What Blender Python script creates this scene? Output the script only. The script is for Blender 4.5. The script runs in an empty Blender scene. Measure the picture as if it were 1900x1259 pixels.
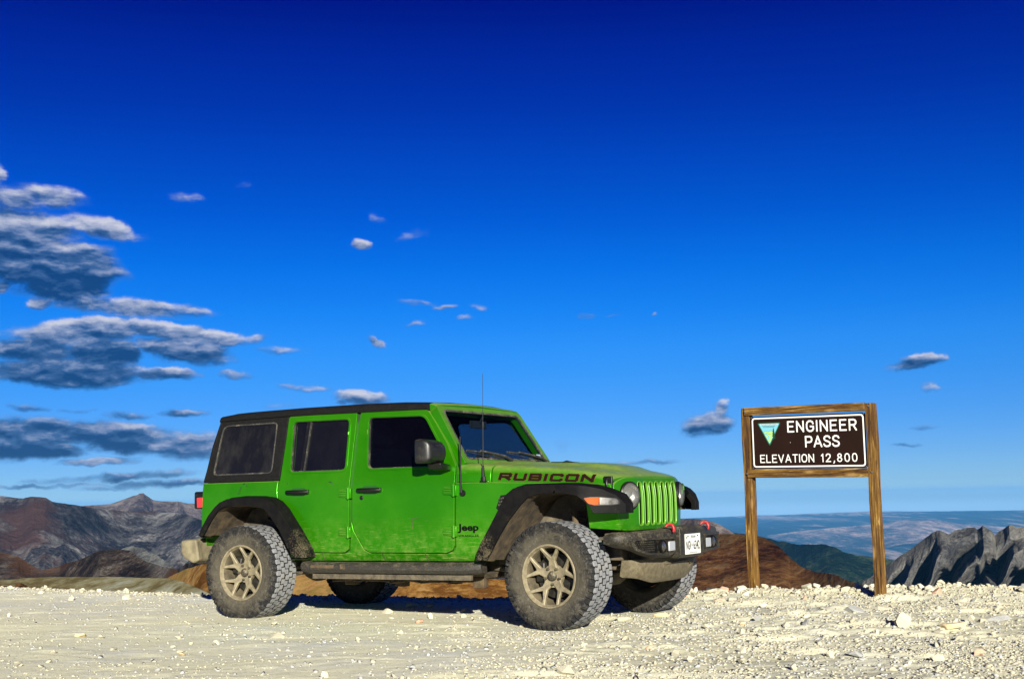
import bpy, bmesh, math, random
import numpy as np
from mathutils import Vector, Matrix, geometry
rad = math.radians
random.seed(7); rng = np.random.default_rng(7)
SC = bpy.context.scene
COL = SC.collection

# ------------------------------------------------------------------ camera
F_PX, CAM_H, PITCH, ROLL = 2419.2, 0.969, rad(6.958), rad(-0.962)
VEH_LOC, VEH_YAW, VEH_P, VEH_R = (0.723, 10.573, 0.0), rad(30.287), rad(0.295), rad(-0.151)
cp, sp, cr, sr = math.cos(PITCH), math.sin(PITCH), math.cos(ROLL), math.sin(ROLL)
CR0, CF, CU0 = Vector((1, 0, 0)), Vector((0, cp, sp)), Vector((0, -sp, cp))
CR = cr * CR0 + sr * CU0
CU = cr * CU0 - sr * CR0
cam_d = bpy.data.cameras.new('camera'); cam = bpy.data.objects.new('camera', cam_d); COL.objects.link(cam)
cam_d.sensor_width = 36.0; cam_d.lens = F_PX / 1900 * 36.0
cam_d.clip_start = 0.1; cam_d.clip_end = 200000
cam.matrix_world = Matrix(((CR.x, CU.x, -CF.x, 0), (CR.y, CU.y, -CF.y, 0), (CR.z, CU.z, -CF.z, CAM_H), (0, 0, 0, 1)))
SC.camera = cam

def sight(u, v):
    return CF + CR * ((u - 950) / F_PX) - CU * ((v - 629.5) / F_PX)
def at(u, v, dist):
    "point of the place at a horizontal distance (m) from the camera, along a line of sight"
    d = sight(u, v); k = dist / math.hypot(d.x, d.y)
    return Vector((d.x * k, d.y * k, CAM_H + d.z * k))
def azel(u, v):
    d = sight(u, v)
    return math.degrees(math.atan2(d.x, d.y)), math.degrees(math.atan2(d.z, math.hypot(d.x, d.y)))

# ------------------------------------------------------------------ light
SUN_AZ, SUN_EL = rad(180 - 8), rad(15.5)          # behind the camera, a little to its right, low
VS = SC.view_settings
VS.view_transform = 'Standard'; VS.look = 'None'; VS.gamma = 1.0; VS.use_curve_mapping = False
VS.exposure = 1.15
sun_d = bpy.data.lights.new('sun', 'SUN'); sun = bpy.data.objects.new('sun', sun_d); COL.objects.link(sun)
sun_d.energy = 5.0; sun_d.angle = rad(0.55); sun_d.color = (1.0, 0.955, 0.82)
sdir = Vector((math.sin(SUN_AZ) * math.cos(SUN_EL), math.cos(SUN_AZ) * math.cos(SUN_EL), math.sin(SUN_EL)))
sun.rotation_euler = sdir.to_track_quat('Z', 'Y').to_euler()
sun.location = (3, -20, 8)

W = bpy.data.worlds.new('World'); SC.world = W; W.use_nodes = True
nt = W.node_tree; nt.nodes.clear()
def N(tree, typ, **kw):
    n = tree.nodes.new(typ)
    for k, v in kw.items():
        if k == 'ins':
            for i, val in v.items():
                if hasattr(val, 'is_output') or isinstance(val, bpy.types.NodeSocket): tree.links.new(val, n.inputs[i])
                else: n.inputs[i].default_value = val
        else: setattr(n, k, v)
    return n
def M(tree, op, a, b=None, c=None, clamp=False):
    n = tree.nodes.new('ShaderNodeMath'); n.operation = op; n.use_clamp = clamp
    for i, val in enumerate((a, b, c)):
        if val is None: continue
        if isinstance(val, (int, float)): n.inputs[i].default_value = val
        else: tree.links.new(val, n.inputs[i])
    return n.outputs[0]
def VM(tree, op, a, b=None, out=0):
    n = tree.nodes.new('ShaderNodeVectorMath'); n.operation = op
    for i, val in enumerate((a, b)):
        if val is None: continue
        if isinstance(val, (tuple, list)): n.inputs[i].default_value = val
        elif isinstance(val, (int, float)): n.inputs[3].default_value = val
        else: tree.links.new(val, n.inputs[i])
    return n.outputs[out]
def ramp(tree, fac, stops, interp='LINEAR'):
    n = tree.nodes.new('ShaderNodeValToRGB'); n.color_ramp.interpolation = interp
    e = n.color_ramp.elements
    while len(e) < len(stops): e.new(0.5)
    for el, (p, c) in zip(e, stops):
        el.position = p; el.color = (*c, 1) if len(c) == 3 else c
    if fac is not None: tree.links.new(fac, n.inputs[0])
    return n.outputs[0]
def mixc(tree, fac, a, b, mode='MIX'):
    n = tree.nodes.new('ShaderNodeMix'); n.data_type = 'RGBA'; n.blend_type = mode; n.clamp_factor = True
    for i, val in ((0, fac), (6, a), (7, b)):
        if isinstance(val, (int, float)): n.inputs[i].default_value = val
        elif isinstance(val, (tuple, list)): n.inputs[i].default_value = (*val, 1) if len(val) == 3 else val
        else: tree.links.new(val, n.inputs[i])
    return n.outputs[2]
def noise(tree, vec, scale, detail=4, rough=0.55, dist=0.0, dims='3D', lac=2.0):
    n = tree.nodes.new('ShaderNodeTexNoise'); n.noise_dimensions = dims
    n.inputs['Scale'].default_value = scale; n.inputs['Detail'].default_value = detail
    n.inputs['Roughness'].default_value = rough; n.inputs['Distortion'].default_value = dist
    if 'Lacunarity' in n.inputs: n.inputs['Lacunarity'].default_value = lac
    if vec is not None: tree.links.new(vec, n.inputs['Vector'])
    return n.outputs[0]
def srgb(r, g, b):
    f = lambda c: (c / 255 / 12.92) if c / 255 <= 0.04045 else ((c / 255 + 0.055) / 1.055) ** 2.4
    return (f(r), f(g), f(b))

SKY_STRENGTH = 0.10
gen = N(nt, 'ShaderNodeTexCoord').outputs['Generated']
sep = N(nt, 'ShaderNodeSeparateXYZ', ins={0: gen})
az = M(nt, 'MULTIPLY', M(nt, 'ARCTAN2', sep.outputs[0], sep.outputs[1]), 180 / math.pi)
el = M(nt, 'MULTIPLY', M(nt, 'ARCSINE', sep.outputs[2]), 180 / math.pi)
sky = N(nt, 'ShaderNodeTexSky', sky_type='NISHITA')
sky.sun_disc = False; sky.sun_elevation = SUN_EL; sky.sun_rotation = SUN_AZ
sky.altitude = 3900; sky.air_density = 1.0; sky.dust_density = 0.4; sky.ozone_density = 3.0
SKY_TINT = [(0.0629, (0.2328, 0.2998, 0.4071)), (0.0921, (0.1782, 0.2661, 0.3946)), (0.1339, (0.1431, 0.2493, 0.4077)), (0.1928, (0.0976, 0.2402, 0.4308)), (0.2603, (0.0605, 0.2476, 0.4624)), (0.311, (0.0403, 0.2532, 0.4987)), (0.3618, (0.0171, 0.2339, 0.5146)), (0.4294, (0.0041, 0.2019, 0.5204)), (0.5135, (0.0, 0.1438, 0.4924)), (0.5969, (0.0, 0.1016, 0.4523)), (0.6795, (0.0, 0.064, 0.395)), (0.7609, (0.0, 0.041, 0.3527)), (0.8369, (0.0, 0.0187, 0.2716))]  #TINT#
elf = M(nt, 'DIVIDE', M(nt, 'ADD', el, 2.0), 28.0, clamp=True)
col = sky.outputs[0]
if SKY_TINT:
    SKY_TINT = [(0.052, tuple(1.45 * q for q in (0.21, 0.27, 0.38)))] + SKY_TINT   # the bright rim right at and under the horizon
    col = mixc(nt, 1.0, sky.outputs[0], ramp(nt, elf, SKY_TINT), 'MULTIPLY')
# clouds: soft banks lying at given bearings and heights, broken up by drifting noise
PD = 0.02368   # degrees per unit of the lists below
CL = [ # u, v, half width, half height, tilt deg, weight, darkness
 (95,366,80,22,8,.8,.1),(30,372,60,34,5,.75,.4),(185,421,92,19,13,1,.0),(40,425,120,42,8,1.1,.45),(80,488,150,50,7,1.35,.75),(120,525,100,34,0,1.3,1.0),
 (-4,340,16,34,0,.8,.2),(5,528,18,16,0,.8,.1),(75,560,32,13,0,.8,.1),(245,570,160,17,4,.95,.15),(150,615,150,26,-4,1.15,.3),(335,620,130,20,8,1.1,.15),
 (60,650,90,30,0,1.1,.7),(190,655,75,34,0,1.2,.95),(340,650,100,26,6,1.1,.55),(290,645,50,20,10,1.0,.6),(110,690,170,26,2,1.25,.6),(300,694,75,13,3,1.0,.4),
 (520,648,60,9,0,.6,.1),(470,630,35,10,-10,.55,.1),(440,693,38,10,2,.65,.3),(50,757,42,8,0,.6,.7),(140,760,38,6,0,.55,.7),(335,765,52,9,2,.8,.8),(250,772,60,8,2,.6,.6),
 (90,800,170,26,2,1.1,.85),(250,815,120,28,2,1.1,.75),(345,828,80,28,0,1.05,.3),(60,835,110,20,0,1.1,.9),(200,855,75,10,-3,.8,.3),(150,857,60,8,0,.7,.3),
 (220,885,170,9,-2,.7,.85),(90,901,160,5,0,.6,.6),(300,897,110,9,0,.75,.85),(180,905,60,5,0,.5,.7),
 (672,738,58,17,6,.95,.15),(640,745,20,8,0,.8,.2),(670,451,28,10,4,.85,.0),(762,436,42,11,-12,.34,.0),(700,405,25,9,25,.28,.0),(335,365,42,10,4,.42,.0),(450,343,20,8,0,.3,.0),
 (775,560,46,8,8,.55,.0),(825,569,30,6,-4,.6,.0),(888,568,20,9,3,.62,.0),(770,600,30,7,-6,.6,.0),(856,590,16,6,0,.5,.0),(702,634,22,9,40,.85,.05),
 (1088,584,24,7,-4,.55,.0),(1135,587,18,4,8,.4,.0),(1020,588,18,4,0,.3,.0),(1122,512,26,5,0,.2,.0),(1220,583,6,4,0,.5,.0),
 (1318,785,52,24,-10,1.05,.45),(1345,765,22,22,0,1.0,.0),(1300,793,34,14,0,.95,.85),(1700,672,52,15,-6,.95,.4),(1685,676,26,10,0,.8,.7),(1727,716,16,12,20,.5,.2),
 (1195,857,80,6,0,.6,.6),(1677,826,32,5,0,.6,.6),(1715,792,30,5,0,.4,.5),(1040,825,20,16,30,.28,.1),(560,718,60,8,4,.5,.3),(530,755,60,12,-3,.32,.2),
 (-160,450,180,70,5,1.2,.6),(-170,640,190,50,0,1.1,.7),(-200,800,200,40,0,1.1,.7),(-420,560,200,60,0,1.2,.6),(2150,700,110,24,0,.9,.5),(2350,820,160,20,0,.9,.6)]
P3 = N(nt, 'ShaderNodeCombineXYZ', ins={0: az, 1: el}).outputs[0]
# gentle domain warp so that no outline stays elliptical
wn = N(nt, 'ShaderNodeTexNoise'); nt.links.new(P3, wn.inputs['Vector']); wn.inputs['Scale'].default_value = 0.9; wn.inputs['Detail'].default_value = 5; wn.inputs['Roughness'].default_value = .6
warp = VM(nt, 'MULTIPLY', VM(nt, 'SUBTRACT', wn.outputs[1], (0.5, 0.5, 0.5)), (1.5, 0.55, 0))
P4 = VM(nt, 'ADD', P3, warp)
acc_d = None; acc_w = None; acc_t = None; acc_k = None
for (u, v, a, b, tilt, wgt, dk) in CL:
    ca, ce = azel(u, v)
    t = rad(-tilt) + rad(0.96) ; A, B = a * PD * 1.12, b * PD * 1.25
    q = VM(nt, 'SUBTRACT', P4, (ca, ce, 0))
    x = VM(nt, 'DOT_PRODUCT', q, (math.cos(t) / A, math.sin(t) / A, 0), out=1)
    y = VM(nt, 'DOT_PRODUCT', q, (-math.sin(t) / B, math.cos(t) / B, 0), out=1)
    e = M(nt, 'MULTIPLY', M(nt, 'MULTIPLY_ADD', y, M(nt, 'MULTIPLY', y, -1.0), M(nt, 'MULTIPLY_ADD', x, M(nt, 'MULTIPLY', x, -1.0), 1.0), clamp=True), wgt)
    if acc_d is None: acc_d, acc_w, acc_t, acc_k = e, e, M(nt, 'MULTIPLY', e, y), M(nt, 'MULTIPLY', e, dk)
    else:
        acc_d = M(nt, 'MAXIMUM', acc_d, e); acc_w = M(nt, 'ADD', acc_w, e)
        acc_t = M(nt, 'MULTIPLY_ADD', e, y, acc_t); acc_k = M(nt, 'MULTIPLY_ADD', e, dk, acc_k)
iw = M(nt, 'DIVIDE', 1.0, M(nt, 'ADD', acc_w, 1e-4))
tt = M(nt, 'MULTIPLY', acc_t, iw); kk = M(nt, 'MULTIPLY', acc_k, iw)
ps = VM(nt, 'MULTIPLY', VM(nt, 'ADD', P3, VM(nt, 'MULTIPLY', warp, (0.5, 0.5, 0))), (0.50, 1.35, 1))
n1 = noise(nt, ps, 1.0, 7, 0.56)
n2 = noise(nt, VM(nt, 'ADD', ps, (0.05, 0.34, 0)), 1.0, 5, 0.56)
dens_raw = M(nt, 'ADD', acc_d, M(nt, 'MULTIPLY', M(nt, 'SUBTRACT', n1, 0.50), 1.30))
gate = M(nt, 'MULTIPLY', acc_d, 5.0, clamp=True)
sm = N(nt, 'ShaderNodeMapRange', interpolation_type='SMOOTHSTEP', ins={0: dens_raw, 1: 0.12, 2: 0.86, 3: 0.0, 4: 1.0})
dens = M(nt, 'MULTIPLY', sm.outputs[0], gate)
lit = M(nt, 'ADD', M(nt, 'MULTIPLY_ADD', M(nt, 'SUBTRACT', n1, n2), 2.2, 0.66), M(nt, 'MULTIPLY', tt, 0.55))
lit = M(nt, 'SUBTRACT', lit, M(nt, 'MULTIPLY', kk, 0.62), clamp=True)
lows = N(nt, 'ShaderNodeMapRange', ins={0: el, 1: 2.0, 2: 12.0, 3: 0.0, 4: 1.0}).outputs[0]
CS = 1.0 / (SKY_STRENGTH * 2 ** VS.exposure)
sc3 = lambda c: tuple(x * CS for x in c)
ccol = ramp(nt, lit, [(0.0, sc3(srgb(22, 66, 118))), (0.28, sc3(srgb(62, 100, 150))), (0.55, sc3(srgb(130, 148, 185))), (0.82, sc3(srgb(180, 188, 210))), (1.0, sc3(srgb(208, 210, 224)))])
ccol = mixc(nt, M(nt, 'MULTIPLY', dens, 1.5, clamp=True), sc3(srgb(70, 130, 205)), ccol)
dmax = M(nt, 'MULTIPLY', dens, 0.94)
col = mixc(nt, dmax, col, ccol)
bg = N(nt, 'ShaderNodeBackground', ins={0: col, 1: SKY_STRENGTH})
wo = N(nt, 'ShaderNodeOutputWorld', ins={0: bg.outputs[0]})
W.cycles.sampling_method = 'MANUAL'; W.cycles.sample_map_resolution = 512
# ------------------------------------------------------------------ helpers
def link(o, parent=None):
    COL.objects.link(o)
    if parent is not None: o.parent = parent
    return o
def tag(o, label=None, cat=None, group=None, kind=None):
    for k, v in (('label', label), ('category', cat), ('group', group), ('kind', kind)):
        if v: o[k] = v
    return o
def empty(name, loc=(0, 0, 0), rot=(0, 0, 0), parent=None):
    o = bpy.data.objects.new(name, None); link(o, parent); o.location = loc; o.rotation_euler = rot; o.empty_display_size = .1
    return o
def copy_tree(o, parent=None):
    c = o.copy(); COL.objects.link(c); c.parent = parent
    for ch in list(o.children): copy_tree(ch, c)
    return c
class MB:
    "collects faces, then builds ONE mesh object"
    def __init__(s): s.v = []; s.f = []; s.m = []; s.mi = 0
    def add(s, vs, fs):
        b = len(s.v); s.v.extend([tuple(p) for p in vs]); s.f.extend([tuple(b + i for i in f) for f in fs]); s.m.extend([s.mi] * len(fs)); return s
    def box(s, x0, x1, y0, y1, z0, z1, T=None):
        vs = [Vector((x, y, z)) for x in (x0, x1) for y in (y0, y1) for z in (z0, z1)]
        if T: vs = [T(p) if callable(T) else T @ p for p in vs]
        return s.add(vs, [(0, 1, 3, 2), (4, 6, 7, 5), (0, 4, 5, 1), (2, 3, 7, 6), (0, 2, 6, 4), (1, 5, 7, 3)])
    def rings(s, rings, close=True, caps=True):
        n = len(rings[0]); vs = [p for r in rings for p in r]; fs = []
        for i in range(len(rings) - 1):
            for j in range(n if close else n - 1):
                a, b = i * n + j, i * n + (j + 1) % n
                fs.append((a, b, b + n, a + n))
        if caps: fs.append(tuple(range(n))[::-1]); fs.append(tuple((len(rings) - 1) * n + k for k in range(n)))
        return s.add(vs, fs)
    def tube(s, pts, r, seg=10, caps=True):
        pts = [Vector(p) for p in pts]; rs = r if isinstance(r, (list, tuple)) else [r] * len(pts)
        R = []; up = None
        for i, p in enumerate(pts):
            d = (pts[min(i + 1, len(pts) - 1)] - pts[max(i - 1, 0)]).normalized()
            if up is None: up = d.orthogonal().normalized()
            up = (up - d * up.dot(d)).normalized(); w = d.cross(up)
            R.append([p + (up * math.cos(2 * math.pi * k / seg) + w * math.sin(2 * math.pi * k / seg)) * rs[i] for k in range(seg)])
        return s.rings(R, True, caps)
    def lathe(s, prof, seg=48, c=(0, 0, 0), caps=False):
        "profile of (radius, y) turned round the y axis"
        R = [[(c[0] + r * math.cos(2 * math.pi * k / seg), c[1] + y, c[2] + r * math.sin(2 * math.pi * k / seg)) for k in range(seg)] for r, y in prof]
        return s.rings(R, True, caps)
    def prism(s, poly, fn, dvec):
        "2D outline placed by fn and given thickness dvec (tessellated, so it may be concave)"
        n = len(poly); a = [Vector(fn(*p)) for p in poly]; d = Vector(dvec)
        tri = geometry.tessellate_polygon([[Vector((p[0], p[1], 0)) for p in poly]])
        fs = [tuple(t) for t in tri] + [tuple(n + i for i in reversed(t)) for t in tri] + [(i, (i + 1) % n, n + (i + 1) % n, n + i) for i in range(n)]
        return s.add(a + [p + d for p in a], fs)
    def build(s, name, mat, parent=None, smooth=35, bevel=0, seg=2, normals=True):
        me = bpy.data.meshes.new(name); me.from_pydata(s.v, [], s.f)
        for m in (mat if isinstance(mat, (list, tuple)) else [mat]): me.materials.append(m)
        if s.mi or any(s.m): me.polygons.foreach_set('material_index', s.m)
        if normals:
            bm = bmesh.new(); bm.from_mesh(me); bmesh.ops.recalc_face_normals(bm, faces=bm.faces); bm.to_mesh(me); bm.free()
        if smooth:
            me.polygons.foreach_set('use_smooth', [True] * len(me.polygons)); me.set_sharp_from_angle(angle=rad(smooth))
        o = bpy.data.objects.new(name, me); link(o, parent)
        if bevel:
            md = o.modifiers.new('edge', 'BEVEL'); md.width = bevel; md.segments = seg; md.limit_method = 'ANGLE'; md.angle_limit = rad(38)
        return o
def rounded(pts, r, seg=4):
    out = []; n = len(pts)
    for i, p in enumerate(pts):
        a, b = Vector(pts[i - 1]), Vector(pts[(i + 1) % n]); q = Vector(p)
        ri = r[i] if isinstance(r, (list, tuple)) else r
        ra = min(ri, (a - q).length * .48); rb = min(ri, (b - q).length * .48)
        if ri <= 0: out.append(tuple(q)); continue
        s0, s1 = q + (a - q).normalized() * ra, q + (b - q).normalized() * rb
        for k in range(seg + 1):
            t = k / seg; out.append(tuple(s0 * (1 - t) ** 2 + q * 2 * t * (1 - t) + s1 * t * t))
    return out
def resample(pts, d):
    out = []
    for i, p in enumerate(pts):
        a, b = Vector(p), Vector(pts[(i + 1) % len(pts)]); L = (b - a).length; k = max(1, int(math.ceil(L / d)))
        out += [tuple(a.lerp(b, j / k)) for j in range(k)]
    return out
def inside(p, poly):
    c = False; x, y = p; j = len(poly) - 1
    for i in range(len(poly)):
        xi, yi = poly[i]; xj, yj = poly[j]
        if (yi > y) != (yj > y) and x < (xj - xi) * (y - yi) / (yj - yi) + xi: c = not c
        j = i
    return c
def panel(mb, outline, holes, pos, dvec, d=0.07):
    "a sheet with holes on a curved surface: pos(u, w) -> point, thickness dvec (vector or fn)"
    loops = [resample(l, d) for l in [outline] + list(holes)]
    vs, es = [], []
    for l in loops:
        b = len(vs); vs += [Vector(p) for p in l]; es += [(b + i, b + (i + 1) % len(l)) for i in range(len(l))]
    xs = [p[0] for p in outline]; ys = [p[1] for p in outline]
    x = min(xs) + d * .5
    while x < max(xs):
        y = min(ys) + d * .5
        while y < max(ys):
            if inside((x, y), loops[0]) and not any(inside((x, y), h) for h in loops[1:]):
                if min((abs(x - q.x) + abs(y - q.y)) for q in vs[:sum(map(len, loops))]) > d * .4: vs.append(Vector((x, y)))
            y += d
        x += d
    ov, oe, of, _, _, _ = geometry.delaunay_2d_cdt(vs, es, [], 0, 1e-5)
    keep = []
    for f in of:
        c = (sum(ov[i].x for i in f) / len(f), sum(ov[i].y for i in f) / len(f))
        if inside(c, loops[0]) and not any(inside(c, h) for h in loops[1:]): keep.append(f)
    of = keep
    cnt = {}
    for f in of:
        for i in range(len(f)): cnt.setdefault(tuple(sorted((f[i], f[(i + 1) % len(f)]))), []).append((f[i], f[(i + 1) % len(f)]))
    n = len(ov); P = [Vector(pos(q.x, q.y)) for q in ov]
    D = [Vector(dvec(q.x, q.y)) if callable(dvec) else Vector(dvec) for q in ov]
    fs = [tuple(f) for f in of] + [tuple(n + i for i in reversed(f)) for f in of]
    for l in cnt.values():
        if len(l) == 1: a, b = l[0]; fs.append((b, a, a + n, b + n))
    return mb.add(P + [p + q for p, q in zip(P, D)], fs)
_bf = {}
def text_shape(txt, w=None, h=None, bold=0.0, spacing=1.0, shear=0.0, res=3, thick=0.0):
    "flat lettering as (verts2d, faces), scaled to w x h with its lower left corner at 0, 0"
    cu = bpy.data.curves.new('lettering', 'FONT'); cu.body = txt; cu.offset = bold; cu.space_character = spacing; cu.shear = shear; cu.resolution_u = res; cu.fill_mode = 'FRONT'
    o = bpy.data.objects.new('lettering', cu); COL.objects.link(o)
    dg = bpy.context.evaluated_depsgraph_get(); me = o.evaluated_get(dg).to_mesh()
    v = [(p.co.x, p.co.y) for p in me.vertices]; f = [tuple(p.vertices) for p in me.polygons]
    o.evaluated_get(dg).to_mesh_clear(); bpy.data.objects.remove(o); bpy.data.curves.remove(cu)
    x0, x1 = min(a for a, _ in v), max(a for a, _ in v); y0, y1 = min(b for _, b in v), max(b for _, b in v)
    sx = w / (x1 - x0) if w else None; sy = h / (y1 - y0) if h else sx
    if sx is None: sx = sy
    return [((a - x0) * sx, (b - y0) * sy) for a, b in v], f
def sheet(mb, vf, pos):
    mb.add([pos(a, b) for a, b in vf[0]], vf[1])
# numpy noise -----------------------------------------------------------------
def _h(ix, iy, s):
    n = (ix * 374761393 + iy * 668265263 + s * 1442695041) & 0xFFFFFFFF
    n = ((n ^ (n >> 13)) * 1274126177) & 0xFFFFFFFF
    return ((n ^ (n >> 16)) & 0xFFFFFF) / float(0xFFFFFF)
def vnoise(x, y, s=0):
    x = np.asarray(x, float); y = np.asarray(y, float)
    ix = np.floor(x).astype(np.int64); iy = np.floor(y).astype(np.int64); fx = x - ix; fy = y - iy
    fx = fx * fx * fx * (fx * (fx * 6 - 15) + 10); fy = fy * fy * fy * (fy * (fy * 6 - 15) + 10)
    a, b, c, d = _h(ix, iy, s), _h(ix + 1, iy, s), _h(ix, iy + 1, s), _h(ix + 1, iy + 1, s)
    return (a * (1 - fx) + b * fx) * (1 - fy) + (c * (1 - fx) + d * fx) * fy * 1.0 - 0.5
def fbm(x, y, o=5, s=0, g=.5, ridged=False):
    t = 0; a = 1; n = 0
    for k in range(o):
        v = vnoise(x * 2 ** k + 17.3 * k, y * 2 ** k - 9.1 * k, s + k)
        if ridged: v = 0.5 - 2 * np.abs(v)
        t = t + a * v; n += a; a *= g
    return t / n
def grid_mesh(name, X, Y, Z, mat, kind='structure', parent=None, smooth=True):
    ny, nx = X.shape; me = bpy.data.meshes.new(name)
    co = np.stack([X, Y, Z], -1).reshape(-1, 3).astype(np.float32)
    idx = np.arange(ny * nx).reshape(ny, nx)
    q = np.stack([idx[:-1, :-1], idx[:-1, 1:], idx[1:, 1:], idx[1:, :-1]], -1).reshape(-1, 4).astype(np.int32)
    me.vertices.add(len(co)); me.vertices.foreach_set('co', co.ravel())
    me.loops.add(q.size); me.loops.foreach_set('vertex_index', q.ravel())
    me.polygons.add(len(q)); me.polygons.foreach_set('loop_start', np.arange(len(q), dtype=np.int32) * 4)
    me.polygons.foreach_set('loop_total', np.full(len(q), 4, np.int32))
    me.update(calc_edges=True); me.validate()
    me.polygons.foreach_set('use_smooth', [smooth] * len(me.polygons))
    me.materials.append(mat); o = bpy.data.objects.new(name, me); link(o, parent)
    if kind: o['kind'] = kind
    return o
# materials ---------------------------------------------------------------------
def new_mat(name):
    m = bpy.data.materials.new(name); m.use_nodes = True; t = m.node_tree
    return m, t, t.nodes['Principled BSDF']
def bump(t, b, h, strength=.5, dist=.01, prev=None):
    n = t.nodes.new('ShaderNodeBump'); n.inputs['Strength'].default_value = strength; n.inputs['Distance'].default_value = dist
    t.links.new(h, n.inputs['Height'])
    if prev is not None: t.links.new(prev, n.inputs['Normal'])
    if b is not None: t.links.new(n.outputs[0], b.inputs['Normal'])
    return n.outputs[0]
def objco(t): return N(t, 'ShaderNodeTexCoord').outputs['Object']
def simple(name, c, rough=.6, metal=0.0, c2=None, scale=20, bmp=0.0, bscale=60, coat=0.0, dust=0.0, dust_c=(.30, .25, .16), spec=.5, zdust=None, fine=0.0):
    "one surface: base colour with a second tone, dust in patches (more of it low down when zdust is set), fine relief"
    m, t, b = new_mat(name); P = objco(t); col = None
    if c2:
        f = N(t, 'ShaderNodeMapRange', ins={0: noise(t, P, scale, 6, .6), 1: .38, 2: .62}).outputs[0]; col = mixc(t, f, c, c2)
    else:
        col = mixc(t, 0.0, c, c)
    rsock = None
    if dust:
        d = noise(t, P, 9, 8, .68)
        d2 = noise(t, P, 95, 3, .6)
        amt = M(t, 'ADD', M(t, 'MULTIPLY', M(t, 'SUBTRACT', d, .5), 2.4), M(t, 'MULTIPLY', M(t, 'SUBTRACT', d2, .5), 2.0))
        if zdust:
            z = N(t, 'ShaderNodeSeparateXYZ', ins={0: P}).outputs[2]
            amt = M(t, 'ADD', amt, M(t, 'MULTIPLY', M(t, 'SUBTRACT', zdust[0], z), zdust[1]))
        nrm = N(t, 'ShaderNodeSeparateXYZ', ins={0: N(t, 'ShaderNodeNewGeometry').outputs['Normal']}).outputs[2]
        amt = M(t, 'ADD', amt, M(t, 'MULTIPLY', nrm, .35))
        f = M(t, 'ADD', amt, dust - .5, clamp=True)
        col = mixc(t, f, col, dust_c); rsock = M(t, 'MULTIPLY_ADD', f, .9 - rough, rough, clamp=True)
    t.links.new(col, b.inputs['Base Color'])
    if rsock is not None: t.links.new(rsock, b.inputs['Roughness'])
    else: b.inputs['Roughness'].default_value = rough
    b.inputs['Metallic'].default_value = metal; b.inputs['Coat Weight'].default_value = coat; b.inputs['Coat Roughness'].default_value = .08
    b.inputs['Specular IOR Level'].default_value = spec
    if bmp: bump(t, b, noise(t, P, bscale, 5, .6), bmp, .004)
    return m
# ------------------------------------------------------------------ ground of the pass
m_gr, t, b = new_mat('pale_gravel_ground'); P = objco(t)
big = noise(t, P, .35, 5, .6); mid = noise(t, VM(t, 'MULTIPLY', P, (1, 1.6, 1)), 1.7, 6, .62); fine = noise(t, P, 38, 5, .7); fn2 = noise(t, P, 150, 3, .6)
c = mixc(t, N(t, 'ShaderNodeMapRange', ins={0: mid, 1: .38, 2: .64}).outputs[0], (.72, .69, .50), (.62, .62, .54))
c = mixc(t, N(t, 'ShaderNodeMapRange', ins={0: big, 1: .40, 2: .66}).outputs[0], c, (.74, .70, .47))
c = mixc(t, N(t, 'ShaderNodeMapRange', ins={0: fine, 1: .30, 2: .46, 3: .55, 4: 0.0}).outputs[0], c, (.34, .31, .21))
c = mixc(t, N(t, 'ShaderNodeMapRange', ins={0: fn2, 1: .56, 2: .70, 3: 0, 4: .5}).outputs[0], c, (.74, .71, .58))
sx_ = N(t, 'ShaderNodeSeparateXYZ', ins={0: P}); right_dim = M(t, 'ADD', M(t, 'MULTIPLY', M(t, 'ADD', M(t, 'SUBTRACT', sx_.outputs[0], M(t, 'MULTIPLY', M(t, 'SUBTRACT', sx_.outputs[1], 9.0), .15)), .6), .4), M(t, 'MULTIPLY', M(t, 'SUBTRACT', big, .5), 1.2), clamp=True)
c = mixc(t, M(t, 'MULTIPLY', right_dim, .42), c, (.36, .345, .25))   # base colour darkened toward the right to offset lumps catching the sun
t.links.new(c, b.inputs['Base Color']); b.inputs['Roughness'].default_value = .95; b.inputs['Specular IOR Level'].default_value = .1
nb = bump(t, None, mid, .25, .05); nb = bump(t, None, fine, .55, .010, nb); bump(t, b, fn2, .5, .004, nb)

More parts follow.
